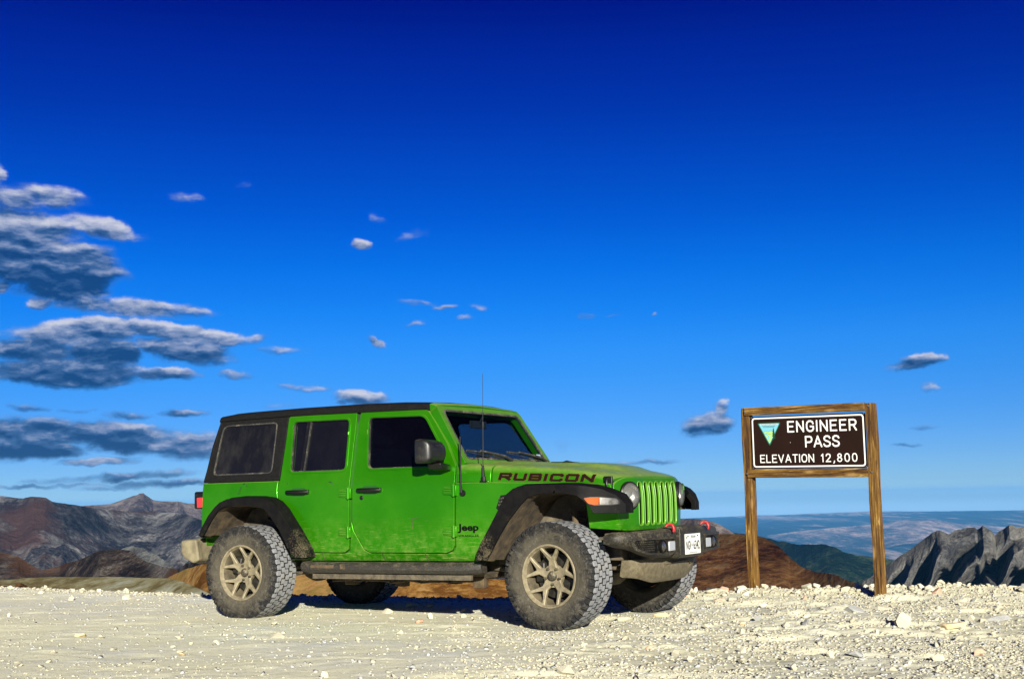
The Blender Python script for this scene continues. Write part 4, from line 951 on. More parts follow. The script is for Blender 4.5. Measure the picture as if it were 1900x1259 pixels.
for a in (0.2, math.pi - .2, -math.pi / 2): mb.tube([(cx - .01, cy, cz), (cx - .07 * math.sin(a), cy + .18 * math.cos(a), cz + .165 * math.sin(a))], .014, 6)
mb.tube([(cx, cy, cz), (-1.12, cy, 1.13)], .03, 8); mb.build('steering_wheel', m_seat, car)
mb = MB()
for s in SD:
    mb.tube([(-1.22, s * .60, 1.68), (-1.95, s * .62, 1.71), (-3.35, s * .62, 1.70)], .03, 8); mb.tube([(-1.95, s * .62, 1.71), (-1.97, s * .66, 1.20), (-1.97, s * .70, .60)], .035, 8); mb.tube([(-3.3, s * .62, 1.68), (-3.4, s * .68, 1.1)], .03, 8)
mb.tube([(-1.95, -.62, 1.71), (-1.95, .62, 1.71)], .03, 8); mb.build('roll_cage', m_seat, car)
mb = MB(); mb.box(-1.19, -1.165, -.12, .12, 1.575, 1.64); mb.tube([(-1.165, 0, 1.62), (-1.13, 0, 1.67)], .01, 6); mb.build('rear_view_mirror', m_seat, car, bevel=.015, seg=2)

# --- bumpers, plate, hooks, lower apron ----------------------------------------------------------
def ss(t_): t_ = max(0, min(1, t_)); return t_ * t_ * (3 - 2 * t_)
mb = MB(); R_ = []
for k in range(37):
    y = -.905 + 1.81 * k / 36; t_ = abs(y) / .905
    xf = .735 - .095 * t_ ** 2 - .085 * ss((t_ - .72) / .28) ** 1.3; zt = .728 - .012 * t_ + .012 * (1 - ss((t_ - .20) / .1)); zb = .505 + .012 * t_ + .085 * ss((t_ - .55) / .45); dp = .19 - .10 * t_
    e = .55 if k in (0, 36) else 1
    zc_ = (zt + zb) / 2; hh = (zt - zb) / 2 * e
    sec = [(xf - .035, zc_ + hh), (xf - .008, zc_ + hh * .84), (xf, zc_ + hh * .45), (xf + .002, zc_ - hh * .2), (xf - .012, zc_ - hh * .68), (xf - .05, zc_ - hh), (xf - dp, zc_ - hh * .86), (xf - dp, zc_ + hh * .95)]
    R_.append([(a - (.03 if e < 1 else 0), y, b_) for a, b_ in sec])
mb.rings(R_); fb = mb.build('front_bumper', m_bump, car, smooth=45)
bxf = lambda y: .735 - .095 * (abs(y) / .925) ** 2 - .085 * ss((abs(y) / .925 - .72) / .28) ** 1.3
mb = MB(); mb.rings([[(.60, y, .74), (.735, y, .735), (.752, y, .715), (.752, y, .520), (.72, y, .498), (.60, y, .50)] for y in (-.235, -.08, .08, .235)]); mb.build('winch_plate', m_bump, fb, smooth=35, bevel=.008)
for s in SD:
    pk = [(s * .285, .665), (s * .80, .668), (s * .83, .645), (s * .81, .585), (s * .70, .545), (s * .40, .528), (s * .285, .545)]
    if s > 0: pk = pk[::-1]
    pk = rounded(pk, .02)
    mb = MB(); panel(mb, pk, [grow(pk, -.016)], lambda y, z: (bxf(y) + .016, y, z), (-.03, 0, 0), .06); mb.build('pocket_frame', m_bump, fb, smooth=30, bevel=.005)
    mb = MB(); panel(mb, grow(pk, -.012), [], lambda y, z: (bxf(y) + .003, y, z), (-.004, 0, 0), .06); mb.build('pocket', m_flare, fb, smooth=30)
    mb = MB()
    for j in range(7):
        for i in range(12):
            y = s * (.60 + i * .017 + (j % 2) * .008); z = .560 + j * .0155
            if inside((y, z), grow(pk, -.024)): mb.box(bxf(y) + .001, bxf(y) + .007, y - .006, y + .006, z - .0045, z + .0045)
    mb.build('pocket_mesh', m_bump, fb, smooth=0)
    c = (0, s * .495, .598); fx = bxf(.495)
    def xr(prof, n=24): return [[(fx + x, c[1] + r * math.cos(2 * math.pi * k / n), c[2] + r * math.sin(2 * math.pi * k / n)) for k in range(n)] for r, x in prof]
    mb = MB(); mb.rings(xr([(.050, .0), (.052, .022), (.044, .026), (.042, .014)]), True, False); fl = mb.build('fog_lamp', m_black, fb, smooth=40)
    mb = MB(); mb.rings(xr([(.042, .013), (.034, .022), (.015, .028), (.001, .029)]), True, False); mb.build('lens', m_chrome, fl, smooth=50)
    mb = MB(); mb.box(bxf(.36) + .004, bxf(.36) + .020, s * .36 - .055, s * .36 + .055, .560, .632); mb.build('glint_block', simple('pale_glint', (.34, .35, .37), .35, metal=.2, dust=.2, dust_c=DUST), fb, bevel=.006)  # pale block standing in for a reflection on the bumper's flat face
    # tow hook: shank and curled tip
    y = s * .345; mb = MB(); mb.tube([(.690, y - .022, .738), (.700, y - .012, .752), (.718, y - .003, .758), (.740, y, .748), (.750, y, .722), (.745, y, .700)], [.008, .011, .012, .013, .012, .010], 10); mb.build('tow_hook', m_red, fb, smooth=50)
mb = MB(); mb.box(.752, .7545, -.152, .152, .522, .676); pl = mb.build('licence_plate', m_plate, fb, bevel=.001)
def plate_text(txt, y, z, w, h, bold=.02):
    vf = text_shape(txt, w, h, bold=bold); mb = MB(); sheet(mb, vf, lambda a, b_: (.7562, y + a, z + b_)); mb.build('plate_lettering', m_ink, pl, smooth=0, normals=False)
plate_text('TEXAS', -.045, .645, .10, .018); plate_text('NGV', -.132, .556, .100, .068, .012); plate_text('6342', .008, .556, .122, .068, .012); plate_text('THE LONE STAR STATE', -.07, .530, .15, .009, .0)
star = []
for k in range(10):
    a = math.pi / 2 + k * math.pi / 5; r_ = .011 if k % 2 == 0 else .0045; star.append((r_ * math.cos(a), r_ * math.sin(a)))
for cy_, cz_, sc_ in ((-.015, .590, 1.0), (-.118, .648, 1.25)):
    mb = MB(); mb.prism([(a * sc_, b_ * sc_) for a, b_ in star], lambda a, b_: (.7562, cy_ + a, cz_ + b_), (-.0008, 0, 0)); mb.build('plate_star', m_ink, pl, smooth=0)
mb = MB()
for y_ in (-.095, .095): mb.box(.7545, .758, y_ - .007, y_ + .007, .655, .664)
mb.build('plate_bolt', m_ink, pl)
# tan lower apron hanging under the bumper
mb = MB(); R_ = []
for k in range(21):
    y = -.60 + 1.2 * k / 20; t_ = abs(y) / .60; xf = .60 - .07 * t_ ** 2 - .05 * ss((t_ - .8) / .2)
    zb = .318 + .055 * ss((t_ - .45) / .55); zt = .500
    R_.append([(xf, y, zt), (xf + .006, y, (zt * 2 + zb) / 3), (xf - .012, y, zb + .03), (xf - .045, y, zb), (xf - .07, y, zb + .01), (xf - .05, y, zt)])
mb.rings(R_); ap = mb.build('lower_apron', simple('dusty_apron', (.065, .052, .029), .8, c2=(.11, .09, .05), scale=30, bmp=.5, bscale=140, dust=.45, dust_c=(.16, .13, .075)), car, smooth=45)
mb = MB(); mb.tube([(.608, -.20, .455), (.612, .05, .462), (.604, .26, .462), (.590, .33, .43), (.575, .30, .395)], .006, 6); mb.build('apron_ridge', ap.data.materials[0], ap)
# rear bumper and tail lamps
mb = MB(); mb.rings([[(-3.60, y, .69), (-3.80, y, .675), (-3.81, y, .56), (-3.76, y, .50), (-3.62, y, .465), (-3.56, y, .50)] if abs(y) < .8 else [(-3.56, y, .68), (-3.74, y, .67), (-3.745, y, .57), (-3.70, y, .52), (-3.60, y, .475), (-3.52, y, .50)] for y in (-.90, -.79, -.2, .2, .79, .90)]); mb.build('rear_bumper', simple('dusty_bumper', (.20, .17, .10), .8, c2=(.12, .10, .06), scale=12, bmp=.3, bscale=60), car, smooth=35, bevel=.02, seg=3)
mb = MB(); mb.box(-3.62, -3.50, -.60, .60, .50, .62); mb.build('rear_crossmember', m_under, car, bevel=.01)
for s in SD:
    mb = MB(); mb.rings([[(x, s * a, b_) for a, b_ in rounded([(.775, 1.10), (.60, 1.10), (.60, .945), (.775, .945)], .02)] for x in (-3.59, -3.695, -3.708)]); tl = mb.build('tail_lamp', m_black, car, smooth=35, bevel=.012)
    mb = MB(); panel(mb, rounded([(-3.668, 1.045), (-3.600, 1.048), (-3.600, .960), (-3.662, .958)], .008), [], lambda x, z: (x, s * .782, z), (0, -s * .01, 0), .05); mb.box(-3.712, -3.706, s * .62, s * .755, .965, 1.08); mb.build('red_lens', m_redlens, tl, bevel=.003)

# --- rock rails and everything underneath -----------------------------------------------------------
for s in SD:
    mb = MB(); sec = [(.775, .490), (.845, .484), (.872, .462), (.874, .430), (.855, .402), (.800, .392), (.770, .400)]
    xs_ = [(-2.43, .04), (-2.34, 0), (-1.6, 0), (-.80, 0), (-.66, .05)]
    mb.rings([[(x, s * (a - e * .7), b_ + e * .2) for a, b_ in sec] for x, e in xs_]); rr = mb.build('rock_rail', m_rail, car, smooth=35, bevel=.006)
    mb = MB(); mb.box(-2.32, -.76, s * .79, s * .82, .352, .392); mb.build('rail_beam', m_under, rr)
    mb = MB(); mb.box(-2.30, -2.06, s * .846, s * .8765, .440, .466); mb.box(-1.99, -1.94, s * .846, s * .8775, .434, .478); mb.build('worn_patch', m_mud, rr, bevel=.002)
mb = MB()
for s in SD:
    mb.box(-3.50, .45, s * .42 - .04, s * .42 + .04, .42, .55)
    for x in (-2.25, -1.75, -1.2, -.85): mb.box(x - .03, x + .03, s * .44, s * .78, .40, .45)
mb.build('chassis_frame', m_under, car, smooth=0, bevel=.01)
mb = MB()
mb.rings([[(x, y, z) for y, z in ((-.62, zt_), (.62, zt_), (.55, zb_), (-.55, zb_))] for x, zt_, zb_ in ((-2.35, .40, .345), (-2.1, .40, .325), (-1.8, .40, .315), (-1.45, .40, .320), (-1.40, .40, .335), (-.9, .40, .330), (-.72, .40, .36))])
for x, y in ((-1.9, -.5), (-1.62, -.52), (-1.3, -.50), (-1.1, -.52), (-.84, -.55), (-2.15, -.5)): mb.box(x - .05, x + .05, y - .04, y + .04, .295 + .02 * math.sin(x * 9), .36)
for k in range(5): mb.tube([(-2.3 + k * .3, -.58, .318 + .012 * math.sin(k * 2)), (-2.1 + k * .3, -.57, .330), (-2.0 + k * .3, -.575, .318)], .012, 6)
mb.build('skid_plate', m_mud, car, smooth=35, bevel=.008)
for x in (0, -3.008):
    mb = MB(); mb.tube([(x, -.66, .40), (x, .66, .40)], .045, 12)
    mb.rings([[(x + r_ * math.cos(a) * .9, .12 + dy, .40 + r_ * math.sin(a)) for a in [2 * math.pi * k / 16 for k in range(16)]] for r_, dy in ((.02, -.16), (.10, -.13), (.135, -.04), (.135, .04), (.10, .12), (.02, .15))])
    mb.build('axle', m_under, car, smooth=45)
mb = MB(); mb.tube([(.16, -.62, .38), (.17, .60, .385)], .018, 8); mb.build('steering_link', m_mud, car)
mb = MB(); mb.tube([(.20, -.50, .52), (.20, .52, .44)], .018, 8); mb.build('track_bar', m_under, car)
for s in SD:
    mb = MB(); mb.tube([(-.02, s * .52, .36), (-.85, s * .44, .44)], .026, 8); mb.build('control_arm', m_under, car)
    mb = MB(); mb.tube([(-2.95, s * .55, .36), (-2.15, s * .46, .44)], .026, 8); mb.build('control_arm', m_under, car)
    for x in (.06, -2.9):
        mb = MB(); mb.tube([(x, s * .56, .42), (x - .04, s * .55, .88)], [.030, .024], 10); mb.build('damper', m_mud, car)
    for x in (.02, -3.02):
        mb = MB(); mb.tube([(x + .06 * math.cos(a * .9), s * (.49 + .06 * math.sin(a * .9) * 1), .46 + a * .0125) for a in range(0, 36)], .009, 6); mb.build('coil_spring', m_under, car)
for s in SD:
    mb = MB(); mb.box(.30, .44, s * .40, s * .62, .50, .70); mb.box(.44, .62, s * .37, s * .47, .50, .68); mb.build('frame_horn', m_under, car, bevel=.01)
mb = MB(); mb.box(-.55, .38, -.36, .36, .48, 1.06); mb.build('engine', m_dark, car, bevel=.03)
mb = MB(); mb.box(-2.28, -1.0, -.30, .30, .38, .52); mb.build('gearbox', m_under, car, bevel=.04)

# --- wheels -------------------------------------------------------------------------------------------
WR, WW, RIMR, OFF = .399, .283, .231, .807
def tyre_mats():
    m, t, b = new_mat('tyre_sidewall'); P = objco(t); s_ = N(t, 'ShaderNodeSeparateXYZ', ins={0: P})
    r = M(t, 'SQRT', M(t, 'ADD', M(t, 'MULTIPLY', s_.outputs[0], s_.outputs[0]), M(t, 'MULTIPLY', s_.outputs[2], s_.outputs[2])))
    n = noise(t, P, 14, 7, .68, .6); f = noise(t, P, 70, 4, .65)
    k = M(t, 'ADD', M(t, 'MULTIPLY', M(t, 'SUBTRACT', .335, r), 9.0), M(t, 'ADD', M(t, 'MULTIPLY', M(t, 'SUBTRACT', n, .5), 3.6), M(t, 'MULTIPLY', M(t, 'SUBTRACT', f, .5), 1.2)))
    k = M(t, 'ADD', k, .42, clamp=True)
    c = mixc(t, k, (.012, .012, .013), (.058, .051, .037)); c = mixc(t, N(t, 'ShaderNodeMapRange', ins={0: noise(t, P, 32, 5, .7), 1: .54, 2: .66, 3: 0, 4: .5}).outputs[0], c, (.12, .112, .095)); t.links.new(c, b.inputs['Base Color']); b.inputs['Roughness'].default_value = .9; b.inputs['Specular IOR Level'].default_value = .2
    bump(t, b, f, .5, .004)
    m2, t, b = new_mat('tyre_tread'); P = objco(t); f = noise(t, P, 40, 5, .7); g = noise(t, P, 8, 4, .6)
    c = mixc(t, N(t, 'ShaderNodeMapRange', ins={0: f, 1: .32, 2: .60}).outputs[0], (.10, .102, .108), (.20, .205, .215))
    c = mixc(t, N(t, 'ShaderNodeMapRange', ins={0: g, 1: .52, 2: .75, 3: 0, 4: .6}).outputs[0], c, (.24, .225, .195))
    t.links.new(c, b.inputs['Base Color']); b.inputs['Roughness'].default_value = .85; bump(t, b, f, .4, .003)
    m3 = simple('tyre_groove', (.007, .007, .007), .95)
    return m, m2, m3
MT = tyre_mats()
wheel = empty('wheel', parent=car)
mb = MB(); hw = WW / 2
prof = [(.222, -.112), (.232, -.124), (.246, -.129), (.262, -.131), (.275, -.136), (.300, -.1425), (.325, -.144), (.350, -.140), (.368, -.133), (.380, -.122), (.386, -.10), (.3875, -.05), (.388, 0)]
prof = prof + [(r, -y) for r, y in prof[-2::-1]]
mb.mi = 0; nseg = 104; mb.lathe(prof[:9], nseg); mb.mi = 2; mb.lathe(prof[8:17], nseg); mb.mi = 0; mb.lathe(prof[16:], nseg)
mb.mi = 1; NB = 52
rb = random.Random(5)
def surf(a, y, r):
    k = min(1, max(0, (abs(y) - .105) / .036)); rr = r - .010 * k * k
    return (rr * math.cos(a), y, rr * math.sin(a))
rows = [(-.100, 1, 0), (-.050, 0, .5), (.0, 0, .15), (.050, 0, .62), (.100, -1, .3)]
for ri, (yc, side_, ph) in enumerate(rows):
    for k in range(NB):
        a0 = 2 * math.pi * (k + ph) / NB; da = 2 * math.pi / NB; wob = .010 * (1 if (k + ri) % 2 else -1) + rb.uniform(-.002, .002)
        hwid = .0232 if not side_ else .0275
        gap = .06
        # an S shaped block: eight corners
        pts = [(-.46, -.72), (-.28, -1), (.28, -1), (.47, -.45), (.40, .15), (.47, .8), (.30, 1), (-.20, 1), (-.46, .55), (-.39, -.05)]
        if (k + ri) % 2: pts = [(-p, -q) for p, q in pts]
        ring = []
        for p, q in pts:
            y = yc + q * hwid + wob * (.4 if side_ else .5)
            y = max(-hw + .006, min(hw - .006, y)); ring.append((a0 + p * da, y))
        top = [surf(a, y, .4005) for a, y in ring]; bot = [surf(a, y, .384) for a, y in ring]
        # slightly smaller top gives worn edges
        n_ = len(top); ca, cy_ = sum(p[0] for p in ring) / n_, sum(p[1] for p in ring) / n_
        top = [surf(ca + (a - ca) * .97, cy_ + (y - cy_) * .97, .4005) for a, y in ring]
        b0 = len(mb.v); mb.v.extend(top + bot)
        tri = geometry.tessellate_polygon([[Vector((a * .39, y, 0)) for a, y in ring]])
        fs = [tuple(b0 + i for i in t_) for t_ in tri]; mb.f.extend(fs); mb.m.extend([1] * len(fs))
        sd = [(b0 + i, b0 + (i + 1) % n_, b0 + n_ + (i + 1) % n_, b0 + n_ + i) for i in range(n_)]; mb.f.extend(sd); mb.m.extend([2] * n_)
# shoulder lugs running down the sidewall
for s in SD:
    for k in range(NB):
        a0 = 2 * math.pi * (k + (.0 if s < 0 else .3)) / NB; da = 2 * math.pi / NB; L_ = .350 if k % 2 else .362
        w_ = .36 if k % 2 else .30; t0 = .394
        q = []
        for (a, r, y) in ((-w_, L_, .1405), (w_, L_, .1405), (w_ * .95, .378, .1375), (-w_ * .95, .378, .1375), (-w_ * .9, t0, .126), (w_ * .9, t0, .126)):
            ang = a0 + a * da; q.append((r * math.cos(ang), s * (y + .0055), r * math.sin(ang)))
        ang_in = [((a0 + a * da), r) for a, r in ((-w_, L_ - .006), (w_, L_ - .006), (w_, .38), (-w_, .38))]
        base = [(r * math.cos(A_), s * .134, r * math.sin(A_)) for A_, r in ang_in]
        mb.mi = 0; mb.add(q + base, [(0, 1, 2, 3), (3, 2, 5, 4), (0, 6, 7, 1), (1, 7, 8, 2), (0, 3, 9, 6), (2, 8, 5), (3, 4, 9), (4, 5, 8, 9)])
    for k in range(26):  # raised marks round the sidewall
        a0 = 2 * math.pi * k / 26
        if k % 13 in (0, 1, 7): continue
        mb.box(-.010 - .004 * (k % 3), .010, -.004, .004, -.008, .010, Matrix.Rotation(-a0, 4, 'Y') @ Matrix.Translation((0, s * .1425, .312)))
# concentric ribs on the sidewall
for s in SD:
    for r in (.262, .338): mb.tube([(r * math.cos(2 * math.pi * k / 64), s * (.131 if r < .3 else .1435), r * math.sin(2 * math.pi * k / 64)) for k in range(65)], .0022, 5, False)
tyre = mb.build('tyre', list(MT), wheel, smooth=40)
mb = MB()
mb.lathe([(.232, -.118), (.236, -.128), (.231, -.136), (.222, -.134), (.216, -.118), (.210, -.108)], 64)
rim = mb.build('rim', m_rim, wheel, smooth=45)
mb = MB(); mb.lathe([(.211, -.109), (.206, -.098), (.200, -.06), (.198, .06), (.210, .10), (.225, .12)], 64); mb.build('barrel', simple('muddy_barrel', (.10, .08, .045), .8, c2=(.04, .033, .02), scale=12, dust=.4, dust_c=(.18, .14, .08)), rim, smooth=45)
for k in range(5):
    a0 = math.pi / 2 + 2 * math.pi * k / 5; ca, sa = math.cos(a0), math.sin(a0)
    P_ = [(.030, -.036), (.070, -.034), (.112, -.026), (.165, -.060), (.214, -.096), (.224, -.074), (.178, -.040), (.136, .0), (.178, .040), (.224, .074), (.214, .096), (.165, .060), (.112, .026), (.070, .034), (.030, .036)]
    def sp(r, q): 
        rr = math.hypot(r, q); y = -.070 - .050 * min(1, max(0, (rr - .05) / .16)) ** 1.3
        return (ca * r - sa * q, y, sa * r + ca * q)
    mb = MB(); panel(mb, P_, [], sp, (0, .030, 0), .03); mb.build('spoke', m_rim, rim, smooth=35, bevel=.0055, seg=2)
for k in range(5):
    a = math.pi / 2 + 2 * math.pi * (k + .5) / 5
    mb = MB(); mb.lathe([(.0, -.090), (.009, -.089), (.011, -.083), (.011, -.064)], 8, (.062 * math.cos(a), 0, .062 * math.sin(a))); mb.build('wheel_nut', m_rimdark, rim)
mb = MB(); mb.lathe([(.002, -.100), (.022, -.099), (.030, -.094), (.036, -.084), (.038, -.06)], 28); mb.build('hub_cap', m_rimdark, rim, smooth=40)
mb = MB(); mb.lathe([(.085, -.040), (.085, -.068), (.030, -.070)], 32); mb.build('hub_plate', m_rim, rim, smooth=40)
mb = MB(); mb.lathe([(.03, -.02), (.165, -.02), (.165, .0), (.03, .0)], 40); mb.build('brake_disc', m_disc, wheel, smooth=30)
mb = MB(); mb.box(-.17, -.09, -.045, .03, -.05, .10); mb.box(.10, .16, -.035, .02, -.03, .07); mb.build('brake_caliper', m_disc, wheel, bevel=.012)
mb = MB(); mb.lathe([(.10, .03), (.19, .035), (.195, .05), (.03, .05)], 32); mb.build('backing_plate', m_dark, wheel, smooth=30)
STEER = rad(4.2)
def place(w, x, y, spin, st):
    w.location = (x, y, WR); w.rotation_mode = 'QUATERNION'
    q = Matrix.Rotation(-st, 3, 'Z') @ (Matrix.Rotation(math.pi, 3, 'Z') if y > 0 else Matrix.Identity(3)) @ Matrix.Rotation(spin, 3, 'Y'); w.rotation_quaternion = q.to_quaternion()
w2, w3, w4 = copy_tree(wheel, car), copy_tree(wheel, car), copy_tree(wheel, car)
place(wheel, 0, -OFF, rad(0), STEER); place(w2, -3.008, -OFF, rad(14), 0); place(w3, 0, OFF, rad(33), STEER); place(w4, -3.008, OFF, rad(50), 0)
# ------------------------------------------------------------------ the summit sign
def wood(name, along):
    m, t, b = new_mat(name); P = objco(t)
    st_ = {'z': (46, 46, 2.2), 'x': (2.2, 46, 46)}[along]
    Q = VM(t, 'MULTIPLY', P, st_); wv = noise(t, Q, 1, 7, .66, 1.2); kn = N(t, 'ShaderNodeTexVoronoi', feature='F1'); t.links.new(VM(t, 'MULTIPLY', P, {'z': (9, 9, 2.6), 'x': (2.6, 9, 9)}[along]), kn.inputs['Vector']); kn.inputs['Scale'].default_value = 1
    knot = N(t, 'ShaderNodeMapRange', ins={0: kn.outputs['Distance'], 1: .05, 2: .30, 3: 1, 4: 0}).outputs[0]
    rings_ = M(t, 'SINE', M(t, 'ADD', M(t, 'MULTIPLY', wv, 46), M(t, 'MULTIPLY', knot, 14)))
    big_ = noise(t, VM(t, 'MULTIPLY', P, {'z': (5, 5, 2.2), 'x': (2.2, 5, 5)}[along]), 1, 5, .6)
    c = ramp(t, wv, [(.38, (.018, .006, .001)), (.46, (.065, .026, .003)), (.54, (.155, .078, .010)), (.64, (.34, .21, .06))])
    c = mixc(t, N(t, 'ShaderNodeMapRange', ins={0: rings_, 1: .2, 2: 1, 3: 0, 4: .55}).outputs[0], c, (.060, .026, .005))
    c = mixc(t, N(t, 'ShaderNodeMapRange', ins={0: big_, 1: .50, 2: .68, 3: 0, 4: .7}).outputs[0], c, (.055, .024, .005))
    c = mixc(t, N(t, 'ShaderNodeMapRange', ins={0: knot, 1: .45, 2: .9, 3: 0, 4: .8}).outputs[0], c, (.26, .15, .05))
    t.links.new(c, b.inputs['Base Color']); b.inputs['Roughness'].default_value = .75; b.inputs['Specular IOR Level'].default_value = .25
    c = mixc(t, N(t, 'ShaderNodeMapRange', ins={0: noise(t, P, 160, 3, .6), 1: .55, 2: .75, 3: 0, 4: .35}).outputs[0], c, (.10, .08, .05)); t.links.new(c, b.inputs['Base Color'])
    bump(t, b, M(t, 'ADD', wv, M(t, 'MULTIPLY', rings_, .15)), .6, .006)
    return m
m_wz, m_wx = wood('post_wood', 'z'), wood('rail_wood', 'x')
m_brown = simple('brown_sign_face', (.0115, .0048, .0030), .6, c2=(.014, .0058, .0036), scale=3, spec=.12)
m_white = simple('white_sign_letters', (.62, .61, .58), .6, spec=.2)
sign = empty('summit_sign')
tag(sign, 'brown summit sign with white lettering and green triangle emblem, framed in timber on two posts', 'sign')
SA, SB = at(1400, 1105, 12.85), at(1635.5, 1107, 12.27)
SA.z = float(ground_z(SA.x, SA.y)); 
sx = Vector((SB.x - SA.x, SB.y - SA.y, 0)); SWD = sx.length; sx.normalize()
ang = math.atan2(sx.y, sx.x); lean = rad(-.2)
sign.matrix_world = Matrix.Translation((SA.x, SA.y, 0)) @ Matrix.Rotation(ang, 4, 'Z') @ Matrix.Rotation(lean, 4, 'Y')

PW = .084
def zg(lx): 
    p = sign.matrix_world @ Vector((lx, 0, 0)); return float(ground_z(p.x, p.y))
for x0, top in ((0.0, 1.802), (SWD - .005, 1.772)):
    h_ = PW / 2; g = zg(x0) - .35; R_ = []
    for k in range(15):
        z = g + (top - g) * k / 14; w = h_ * (1 + .02 * math.sin(k * 1.7 + x0)); dx = .004 * math.sin(k * .9 + x0 * 3)
        R_.append([(x0 + dx + a * w, b_ * h_, z) for a, b_ in ((-1, -1), (1, -1), (1, 1), (-1, 1))])
    mb = MB(); mb.rings(R_); mb.build('post', m_wz, sign, smooth=0, bevel=.006)
TL = lambda p: Vector((p[0], p[1], p[2] - (p[0] - .05) * .021))
for z0, z1, xa, xb in ((1.727, 1.803, -.004, 1.236), (1.131, 1.212, .008, 1.232)):
    mb = MB(); R_ = []
    for k in range(13):
        x = xa + (xb - xa) * k / 12; e = .0015 * math.sin(k * 2.3 + z0 * 9)
        R_.append([TL((x, y, z)) for y, z in ((-.058, z0 + e), (-.058, z1 + e * .6), (-.018, z1), (-.018, z0))])
    mb.rings(R_); mb.build('rail', m_wx, sign, smooth=0, bevel=.005)
PX, PZ, PWD, PH = .050, 1.214, 1.176, .502
def pp(lift): return lambda u, w: TL((PX + u, -.0225 - lift, PZ + w))
mb = MB(); panel(mb, rounded([(0, 0), (PWD, 0), (PWD, PH), (0, PH)], .02), [], pp(0.003), (0, .006, 0), .3); face = mb.build('sign_panel', m_brown, sign, smooth=0, bevel=.001)
bo = rounded([(.014, .014), (PWD - .014, .014), (PWD - .014, PH - .014), (.014, PH - .014)], .034, 8); bi = rounded([(.027, .027), (PWD - .027, .027), (PWD - .027, PH - .027), (.027, PH - .027)], .023, 8)
mb = MB(); panel(mb, bo, [bi], pp(.0045), (0, .001, 0), .08); mb.build('white_border', m_white, face, smooth=0)
# road-sign lettering drawn as even strokes (unit height 1)
HG = {'E': (.62, [[(.62, 0), (0, 0), (0, 1), (.62, 1)], [(0, .52), (.52, .52)]]), 'N': (.70, [[(0, 0), (0, 1)], [(0, 1), (.70, 0)], [(.70, 0), (.70, 1)]]),
      'G': (.72, [[(.70, .76), (.62, .92), (.46, 1), (.26, 1), (.08, .88), (0, .66), (0, .34), (.08, .12), (.26, 0), (.46, 0), (.62, .08), (.72, .22), (.72, .46), (.42, .46)]]), 'I': (.02, [[(0, 0), (0, 1)]]),
      'R': (.68, [[(0, 0), (0, 1), (.42, 1), (.58, .94), (.66, .82), (.66, .66), (.58, .54), (.42, .48), (0, .48)], [(.38, .48), (.68, 0)]]), 'P': (.66, [[(0, 0), (0, 1), (.42, 1), (.58, .94), (.66, .80), (.66, .64), (.58, .50), (.42, .44), (0, .44)]]),
      'A': (.78, [[(0, 0), (.39, 1), (.78, 0)], [(.14, .30), (.64, .30)]]), 'S': (.68, [[(.64, .82), (.56, .94), (.42, 1), (.24, 1), (.10, .92), (.04, .78), (.08, .64), (.20, .55), (.48, .46), (.62, .36), (.66, .22), (.58, .07), (.42, 0), (.22, 0), (.08, .07), (0, .20)]]),
      'L': (.58, [[(0, 1), (0, 0), (.58, 0)]]), 'V': (.74, [[(0, 1), (.37, 0), (.74, 1)]]), 'T': (.66, [[(0, 1), (.66, 1)], [(.33, 1), (.33, 0)]]),
      'O': (.72, [[(.26, 0), (.46, 0), (.64, .12), (.72, .36), (.72, .64), (.64, .88), (.46, 1), (.26, 1), (.08, .88), (0, .64), (0, .36), (.08, .12), (.26, 0)]]),
      '0': (.62, [[(.22, 0), (.40, 0), (.54, .10), (.62, .34), (.62, .66), (.54, .90), (.40, 1), (.22, 1), (.08, .90), (0, .66), (0, .34), (.08, .10), (.22, 0)]]),
      '1': (.22, [[(0, .80), (.20, 1), (.20, 0)]]), '2': (.62, [[(0, .78), (.08, .93), (.22, 1), (.40, 1), (.55, .91), (.60, .75), (.55, .58), (0, 0), (.62, 0)]]), ',': (.10, [[(.10, .04), (.08, -.10), (0, -.20)]]),
      '8': (.62, [[(.31, .54), (.12, .64), (.06, .78), (.12, .93), (.25, 1), (.37, 1), (.50, .93), (.56, .78), (.50, .64), (.31, .54), (.10, .44), (0, .26), (.08, .08), (.24, 0), (.38, 0), (.54, .08), (.62, .26), (.52, .44), (.31, .54)]])}
def highway(word, u0, u1, w0, h, sw, gap):
    tot = sum(HG[c][0] for c in word) * h; n = len(word) - 1; g = (u1 - u0 - tot) / max(1, n); x = u0; k = 0; mb = MB()
    for c in word:
        for st_ in HG[c][1]:
            for a, b_ in zip(st_, st_[1:]):
                A, B = Vector((x + a[0] * h, w0 + a[1] * h)), Vector((x + b_[0] * h, w0 + b_[1] * h)); d = (B - A).normalized(); nn = Vector((-d.y, d.x)) * sw / 2; k += 1
                A2, B2 = A - d * sw * .5, B + d * sw * .5; lf_ = .0046 + k * .00003
                q = [A2 - nn * .7, A2 + d * sw * .18 - nn, B2 - d * sw * .18 - nn, B2 - nn * .7, B2 + nn * .7, B2 - d * sw * .18 + nn, A2 + d * sw * .18 + nn, A2 + nn * .7]
                mb.add([pp(lf_)(*v) for v in q], [tuple(range(8))])
        x += HG[c][0] * h + g
    return mb.build('lettering', m_white, face, smooth=0, normals=False)
Hs = .098
highway('ENGINEER', .397, 1.085, .347, .093, .0145, 0); highway('PASS', .575, .912, .203, .093, .0145, 0)
highway('ELEVATION', .094, .648, .062, .068, .0100, 0); highway('12,800', .728, 1.078, .062, .068, .0100, 0)
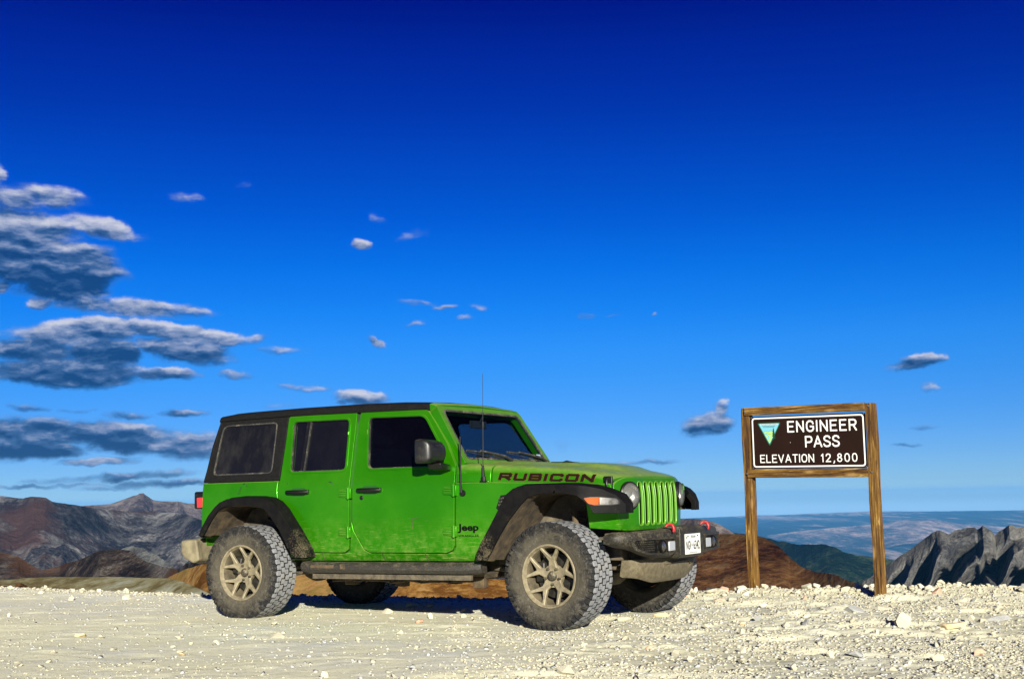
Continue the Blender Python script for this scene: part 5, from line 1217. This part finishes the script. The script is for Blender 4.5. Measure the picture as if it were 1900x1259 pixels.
# triangle emblem: green rim, sky, hills, river meadow and a conifer
tri = lambda cx, top, w, h: [(cx - w / 2, top), (cx + w / 2, top), (cx, top - h)]
EX, ET = .197, .438
def layer(poly, lift, m, name, d=.1):
    mb = MB(); panel(mb, poly, [], pp(lift), (0, .0004, 0), d); return mb.build(name, m, emblem, smooth=0)
m_eg = simple('emblem_green', (.010, .075, .030), .5); m_ew = simple('emblem_pale', (.45, .50, .48), .5); m_es = simple('emblem_sky', (.13, .38, .46), .5); m_em = simple('emblem_meadow', (.28, .46, .16), .5); m_ed = simple('emblem_dark', (.004, .030, .012), .6); m_ei = simple('emblem_ink', (.05, .06, .08), .6)
mb = MB(); panel(mb, rounded(tri(EX, ET, .250, .224), .018), [], pp(.0040), (0, .0006, 0), .1); emblem = mb.build('emblem', m_eg, face, smooth=0)
layer(rounded(tri(EX, ET - .008, .222, .196), .010), .0046, m_es, 'emblem_sky')
def hw_(w): return .106 * max(0, (w - (ET - .196)) / .188)      # half width of the inner triangle at height w
layer([(EX - .094, ET - .010), (EX + .094, ET - .010), (EX + .088, ET - .021), (EX - .088, ET - .021)], .0050, m_ew, 'emblem_band')
for k, (w_, hw2) in enumerate(((ET - .034, .072), (ET - .045, .060))):
    for j in range(9):
        u = EX - hw2 + j * hw2 * 2 / 9; layer([(u, w_), (u + hw2 * .16, w_), (u + hw2 * .16, w_ + .0055), (u, w_ + .0055)], .0051, m_ei, 'emblem_writing')
for j in range(12):
    u = EX - .082 + j * .0140; layer([(u, ET - .018), (u + .010, ET - .018), (u + .010, ET - .013), (u, ET - .013)], .0054, m_ei, 'emblem_writing')
wm = ET - .092
hills_ = [(EX - hw_(wm) * .97, wm), (EX - .040, wm + .012), (EX - .012, wm + .004), (EX + .020, wm + .014), (EX + hw_(wm) * .97, wm + .002), (EX + .004, ET - .190), (EX - .004, ET - .190)]
layer(hills_, .0050, m_em, 'emblem_meadow')
layer([(EX - .052, wm - .004), (EX - .030, wm - .006), (EX + .002, wm - .040), (EX - .010, wm - .070), (EX - .018, wm - .060), (EX - .012, wm - .040)], .0054, m_es, 'emblem_river')
for pts_ in ([(EX - .062, wm), (EX - .040, wm + .014), (EX - .012, wm + .006), (EX + .020, wm + .018), (EX + .054, wm + .004)], [(EX - .050, wm - .014), (EX - .020, wm - .008), (EX + .010, wm - .018), (EX + .030, wm - .010)]):
    mb = MB(); mb.tube([pp(.0056)(*q) for q in pts_], .0010, 4); mb.build('emblem_hill_line', m_ed, emblem, smooth=0)
tr = [(EX + .047, ET - .050)]; cx_ = EX + .047
for k in range(6):
    w_ = ET - .066 - k * .017; r_ = .008 + k * .0032; tr += [(cx_ + r_, w_), (cx_ + r_ * .35, w_ + .002)]
tr += [(cx_ + .004, ET - .156), (cx_ - .016, ET - .170), (cx_ - .010, ET - .150)]
for k in reversed(range(5)):
    w_ = ET - .066 - k * .017; r_ = .008 + k * .0032; tr += [(cx_ - r_ * .35, w_ + .002), (cx_ - r_, w_)]
layer(tr, .0060, m_ed, 'emblem_tree')
for u, w in ((.012, .012), (PWD - .012, .012), (.012, PH - .012), (PWD - .012, PH - .012)):
    mb = MB(); q = pp(.003)(u, w); mb.tube([q, (q[0], q[1] - .005, q[2])], .006, 8); mb.build('bolt', m_steel, face)
mb = MB(); q = pp(.0045)(.415, .245); mb.tube([q, (q[0], q[1] - .0008, q[2])], .003, 6); mb.build('pellet_mark', m_white, face)

for x0, zs_ in ((.0, (1.765, 1.170)), (1.262, (1.745, 1.150))):
    for z0 in zs_:
        mb = MB(); mb.tube([(x0 + .012, -.050 if x0 < .5 else -.045, z0), (x0 + .012, -.066 if x0 < .5 else -.052, z0)], .009, 8); mb.build('bolt', m_steel, sign)
# ------------------------------------------------------------------ stones, rubble and shrubs
def stone_mat(name, a, b2, c3=None):
    m, t, b = new_mat(name); P = objco(t); oi = N(t, 'ShaderNodeObjectInfo')
    Q = VM(t, 'ADD', P, N(t, 'ShaderNodeCombineXYZ', ins={0: M(t, 'MULTIPLY', oi.outputs['Random'], 50)}).outputs[0])
    n = noise(t, Q, 14, 6, .65); f = noise(t, Q, 90, 4, .6)
    c = mixc(t, N(t, 'ShaderNodeMapRange', ins={0: n, 1: .36, 2: .62}).outputs[0], a, b2)
    v = M(t, 'MULTIPLY_ADD', oi.outputs['Random'], .35, .80); c = mixc(t, 1.0, c, N(t, 'ShaderNodeCombineColor', ins={0: v, 1: v, 2: v}).outputs[0], 'MULTIPLY')
    t.links.new(c, b.inputs['Base Color']); b.inputs['Roughness'].default_value = .9; b.inputs['Specular IOR Level'].default_value = .2
    bump(t, b, M(t, 'ADD', n, M(t, 'MULTIPLY', f, .5)), .5, .006); return m
m_st = stone_mat('pale_stone', (.52, .48, .34), (.40, .375, .30))
m_stg = stone_mat('grey_stone', (.36, .36, .34), (.24, .24, .23)); m_std = stone_mat('dark_stone', (.035, .030, .032), (.06, .05, .045)); m_stp = stone_mat('pink_stone', (.46, .25, .16), (.56, .40, .28)); m_sto = stone_mat('ochre_stone', (.52, .40, .22), (.60, .50, .32))
R5 = random.Random(99)
def rock_geo(r_, n=15, flat=.62, lng=1.35, smooth=0):
    bm = bmesh.new()
    for _ in range(n):
        v = Vector((r_.gauss(0, 1), r_.gauss(0, 1), r_.gauss(0, 1))).normalized() * r_.uniform(.82, 1.1); bm.verts.new((v.x * lng, v.y, v.z * flat))
    bmesh.ops.convex_hull(bm, input=bm.verts[:]); bmesh.ops.delete(bm, geom=[v for v in bm.verts if not v.link_faces], context='VERTS')
    bmesh.ops.bevel(bm, geom=bm.edges[:], offset=.10, segments=1, affect='EDGES', clamp_overlap=True)
    bmesh.ops.recalc_face_normals(bm, faces=bm.faces); return bm
rock_meshes = []
for k in range(14):
    bm = rock_geo(R5, R5.randint(11, 20), R5.uniform(.5, .85), R5.uniform(1.0, 1.6)); me = bpy.data.meshes.new('stone'); bm.to_mesh(me); bm.free(); me.materials.append(m_st); rock_meshes.append(me)
def put_rock(name, x, y, size, mi, rot, mat=None, sink=.30, sc=(1, 1, 1), label=None, group=None, dz=0):
    me = rock_meshes[mi % len(rock_meshes)]
    if mat: me = me.copy(); me.materials.clear(); me.materials.append(mat)
    o = bpy.data.objects.new(name, me); link(o); o.scale = tuple(size * q for q in sc); o.rotation_euler = rot
    o.location = (x, y, float(ground_z(x, y)) + size * .62 * (1 - 2 * sink) * sc[2] + dz); tag(o, label, 'stone', group); return o
def gnd(u, v):
    d = sight(u, v); k = -CAM_H / d.z; x, y = d.x * k, d.y * k
    for _ in range(12):
        z = float(ground_z(x, y)); k = (z - CAM_H) / d.z; x, y = d.x * k, d.y * k
    return x, y
# stones one can point at: (u, v, width in units of the photograph, height ratio, material, label)
SPOT = [(1229, 1113, 0, 0, None, None)]
NAMED = [
 (1322, 1099, 40, .55, m_std, 'black angular rock with a pink edge lying left of the sign\'s left post'),
 (1336, 1104, 22, .5, m_stp, 'small pinkish stone touching the black rock by the sign\'s left post'),
 (1431, 1095, 40, .5, m_st, 'flat-topped pale slab of rock just right of the sign\'s left post'),
 (1478, 1098, 12, 1.5, m_st, 'upright pointed pale stone on the rubble rim between the sign posts'),
 (1492, 1106, 18, .7, m_stp, 'reddish stone in the rubble between the sign posts'),
 (1592, 1098, 14, 1.4, m_st, 'tall pale stone on the rim close to the sign\'s right post'),
 (1694, 1094, 16, 1.3, m_st, 'upright white stone on the rim right of the sign'),
 (1742, 1100, 34, .5, m_stp, 'flat brick-red stone on the rim far right of the sign'),
 (1678, 1160, 38, .9, m_st, 'round white stone with a dark side on the gravel below the sign'),
 (1585, 1128, 50, .4, m_stg, 'low grey half-buried rock with a dark shadow in front of the sign'),
 (1635, 1128, 44, .35, m_st, 'long pale half-buried slab in front of the sign\'s right post'),
 (1588, 1218, 34, .55, m_stg, 'grey-white stone with a dark left face at the lower right'),
 (1052, 1250, 34, .8, m_st, 'lone white stone casting a dark shadow at the bottom edge of the picture'),
 (1765, 1158, 60, .35, m_sto, 'broad ochre half-buried rock at the far right of the gravel'),
 (1750, 1176, 44, .45, m_st, 'pale wedge-shaped rock beneath the broad ochre rock'),
 (1850, 1148, 50, .4, m_stg, 'dark grey slanting slab near the right edge of the picture'),
 (763, 1124, 28, .65, m_st, 'oval white stone in the shade line under the middle of the car'),
 (798, 1125, 17, .75, m_st, 'small round white stone beside the oval one under the car'),
 (717, 1135, 34, .45, m_st, 'flat oval stone with a dark rim in front of the far rear wheel'),
 (514, 1179, 36, .45, m_st, 'flat pale stone with a grey top below the rear wheel'),
 (234, 1108, 26, .5, m_st, 'largest pale boulder on the far edge of the gravel at left'),
 (132, 1111, 13, .8, m_st, 'white rounded stone near the far edge at left'),
 (860, 1142, 16, .6, m_st, 'small pale stone at the edge of the car\'s shadow left of the front wheel'),
 (970, 1160, 14, .6, m_st, 'little stone against the foot of the front wheel'),
 (335, 1207, 20, .5, m_st, 'flattish white stone on the open gravel below the rear bumper'),
 (402, 1193, 16, .8, m_st, 'small stone with a dark right side below the rear wheel'),
 (98, 1209, 14, .7, m_st, 'small knobbly stone on the bare gravel at lower left'),
 (148, 1178, 26, .5, m_sto, 'yellowish stone lying flat in the gravel at left'),
 (1160, 1148, 46, .4, m_st, 'large flat pale rock in front of the far front wheel'),
 (1228, 1140, 30, .5, m_sto, 'ochre rock at the foot of the far front wheel'),
]
for i, (u, v, w, hr, mt, lab) in enumerate(NAMED):
    x, y = gnd(u, v + 2); dist = math.hypot(x, y); sz = w / F_PX * dist / 2 / 1.15
    put_rock('stone', x, y, sz, i * 3 + 1, (R5.uniform(-.15, .15), R5.uniform(-.15, .15), R5.uniform(-.5, .5)), mt, .25 if hr > .5 else .38, (1, .9, hr / .62), lab)
# a few hundred middling stones, then the gravel
def dens(x, y):
    e = float(edge(x)); rim = max(0, 1 - abs(y - (e - .25)) / .55)
    right = min(1, max(0, (x + .3) / 1.8)); return rim * (.25 + .75 * right) + .06 * right + .015
cnt = 0; tries = 0; placed = []
zones = {'rim': ('pale broken stone among many alike on the rubble rim around the sign', 'stones of the rubble rim'),
         'left': ('small pale stone among many alike along the far edge of the gravel at left', 'stones along the far left edge'),
         'gravel_r': ('small pale stone among many alike scattered on the rough gravel right of the car', 'stones scattered right of the car'),
         'gravel_l': ('small pale stone among many alike scattered on the smooth gravel in front of the car', 'stones scattered in front of the car')}
while cnt < 265 and tries < 60000:
    tries += 1; y = R5.uniform(7.3, 15.8); x = R5.uniform(-.42 * y, .42 * y)
    if y > edge(x) + .15 or R5.random() > dens(x, y): continue
    rim = y > edge(x) - .75
    s_ = R5.uniform(.022, .050) * (1.15 if rim and x > 1 else .75)
    if any(math.hypot(x - wx_, y - wy_) < .42 for wx_, wy_ in wheels_xy) or any(math.hypot(x - a, y - b_) < s_ + c_ for a, b_, c_ in placed): continue
    placed.append((x, y, s_)); cnt += 1
    zk = ('rim' if x > .8 else 'left') if rim else ('gravel_r' if x > .9 else 'gravel_l')
    mt = None
    if R5.random() < .17: mt = R5.choice([m_stg, m_stg, m_sto, m_sto, m_stp])
    put_rock('stone', x, y, s_, R5.randint(0, 99), (R5.uniform(-.5, .5), R5.uniform(-.5, .5), R5.uniform(0, 6.28)), mt, .18, (R5.uniform(.8, 1.3), R5.uniform(.8, 1.2), R5.uniform(.8, 1.35)), *zones[zk])
def scatter_gravel(name, n, smin, smax, fn, mat, sd):
    r = np.random.default_rng(sd); T = []
    for k in range(10):
        bm = bmesh.new(); rr = random.Random(sd * 10 + k)
        for _ in range(rr.randint(8, 11)):
            v = Vector((rr.gauss(0, 1), rr.gauss(0, 1), rr.gauss(0, 1))).normalized() * rr.uniform(.8, 1.1); bm.verts.new((v.x * 1.25, v.y, v.z * .62))
        bmesh.ops.convex_hull(bm, input=bm.verts[:]); bmesh.ops.delete(bm, geom=[v for v in bm.verts if not v.link_faces], context='VERTS'); bmesh.ops.triangulate(bm, faces=bm.faces[:])
        bm.verts.index_update(); T.append((np.array([v.co[:] for v in bm.verts]), np.array([[v.index for v in f.verts] for f in bm.faces]))); bm.free()
    y = r.uniform(6.7, 16.2, n * 8); x = r.uniform(-.43, .43, n * 8) * y
    pr = fn(x, y); k = (r.random(n * 8) < pr) & (y < edge(x) + .6); x, y = x[k][:n], y[k][:n]; n = len(x)
    for wx_, wy_ in wheels_xy:
        ok = np.hypot(x - wx_, y - wy_) > .16; x, y = x[ok], y[ok]
    n = len(x); s = smin + (smax - smin) * r.random(n) ** 2.6; z = ground_z(x, y) + s * .18; a = r.uniform(0, 6.283, n); tl = r.normal(0, .35, n); sy = r.uniform(.7, 1.25, n); sz = r.uniform(.7, 1.4, n)
    V = []; Fc = []; off = 0; which = r.integers(0, len(T), n)
    for t_i in range(len(T)):
        idx = np.where(which == t_i)[0]; tv, tf = T[t_i]; m = len(idx)
        if not m: continue
        p = np.repeat(tv[None], m, 0) * np.stack([s, s * sy, s * sz], -1)[idx][:, None, :]
        ct, st_ = np.cos(tl[idx])[:, None], np.sin(tl[idx])[:, None]; px, pz = p[..., 0] * ct - p[..., 2] * st_, p[..., 0] * st_ + p[..., 2] * ct
        ca, sa = np.cos(a[idx])[:, None], np.sin(a[idx])[:, None]; X_ = px * ca - p[..., 1] * sa + x[idx][:, None]; Y_ = px * sa + p[..., 1] * ca + y[idx][:, None]; Z_ = pz + z[idx][:, None]
        V.append(np.stack([X_, Y_, Z_], -1).reshape(-1, 3)); Fc.append((tf[None] + (np.arange(m) * len(tv))[:, None, None] + off).reshape(-1, 3)); off += m * len(tv)
    V = np.concatenate(V).astype(np.float32); Fc = np.concatenate(Fc).astype(np.int32)
    me = bpy.data.meshes.new(name); me.vertices.add(len(V)); me.vertices.foreach_set('co', V.ravel()); me.loops.add(Fc.size); me.loops.foreach_set('vertex_index', Fc.ravel())
    me.polygons.add(len(Fc)); me.polygons.foreach_set('loop_start', np.arange(len(Fc), dtype=np.int32) * 3); me.polygons.foreach_set('loop_total', np.full(len(Fc), 3, np.int32)); me.update(calc_edges=True)
    me.materials.append(mat); o = bpy.data.objects.new(name, me); link(o); o['kind'] = 'stuff'; return o
def pdens(x, y):
    e = edge(x); rim = np.clip(1 - np.abs(y - (e - .1)) / .8, 0, 1); right = np.clip((x + .8 - (y - 9) * .15) / 2.2, 0, 1)
    patch = np.clip(fbm(x * 1.1, y * 1.8, 3, 201) * 4 + .5, 0.05, 1)
    return np.clip(rim * (.30 + .7 * right) + (.05 + .55 * right) * patch, 0, 1)
def rimdens(x, y):
    e = edge(x); rim = np.clip(1.15 - np.abs(y - (e + .0)) / (.55 + .35 * (x > .6)), 0, 1); right = np.clip((x - .2) / 1.2, 0, 1); return np.clip(rim * (.16 + .9 * right), 0, 1)
scatter_gravel('gravel', 30000, .004, .014, pdens, m_st, 3)
scatter_gravel('rubble', 5800, .014, .036, rimdens, m_st, 4)
scatter_gravel('grit', 5200, .008, .020, lambda x, y: .10 + .5 * np.clip((x + .8 - (y - 9) * .15) / 2.2, 0, 1), m_stg, 6)
scatter_gravel('pebbles', 2600, .010, .024, lambda x, y: .04 + .5 * np.clip((x + .8 - (y - 9) * .15) / 2.2, 0, 1), m_st, 5)

# low conifer scrub beyond the rim, right
m_leaf, t, b = new_mat('juniper_needles'); oi = noise(t, objco(t), 3, 4, .6)
c = mixc(t, N(t, 'ShaderNodeMapRange', ins={0: oi, 1: .35, 2: .65}).outputs[0], (.012, .022, .008), (.075, .075, .022)); t.links.new(c, b.inputs['Base Color']); b.inputs['Roughness'].default_value = .9; b.inputs['Specular IOR Level'].default_value = .1
m_bark = simple('scrub_bark', (.06, .045, .03), .9)
def shrub(u, v, dist, w, h, sd, label):
    q = at(u, v, dist); r_ = random.Random(sd); root = empty('shrub', (q.x, q.y, q.z - h)); tag(root, label, 'shrub', None)
    mb = MB(); lobes = [(r_.uniform(-.42, .42) * w, r_.uniform(-.3, .3) * w, h * r_.uniform(.35, .68), w * r_.uniform(.12, .24)) for _ in range(11)]
    for _ in range(2600):
        lx, ly, lz, lr = r_.choice(lobes); d = Vector((r_.gauss(0, 1), r_.gauss(0, 1), abs(r_.gauss(0, 1)) * .9)).normalized() * lr * r_.uniform(.55, 1.08)
        p = Vector((lx, ly, lz)) + Vector((d.x, d.y, d.z * h / w * 1.6)); L_ = r_.uniform(.03, .075) * w * .3; a = Vector((r_.gauss(0, 1), r_.gauss(0, 1), r_.gauss(.6, .8))).normalized() * L_; bb = a.orthogonal().normalized() * L_ * .3
        if p.z < 0: continue
        mb.add([p - bb, p + bb, p + a], [(0, 1, 2)])
    mb.build('foliage', m_leaf, root, smooth=0, normals=False)
    mb = MB()
    for lx, ly, lz, lr in lobes: mb.tube([(0, 0, -.6 * h), (lx * .5, ly * .5, lz * .4), (lx, ly, lz)], [.03 * w, .02 * w, .008 * w], 5)
    mb.build('stem', m_bark, root)
shrub(1612, 1084, 42, 1.5, .75, 1, 'dark low juniper bush just left of the sign\'s right post beyond the rim')
shrub(1663, 1090, 40, 1.1, .45, 2, 'low dark bush just right of the sign\'s right post beyond the rim')
shrub(1768, 1076, 46, 1.5, .75, 3, 'olive green bush beyond the rim in front of the grey cliffs')
shrub(1500, 1093, 44, .7, .32, 4, 'tiny dark bush on the brown slope between the sign posts')
shrub(1548, 1091, 43, .8, .36, 5, 'small dark bush midway between the sign posts beyond the rim')
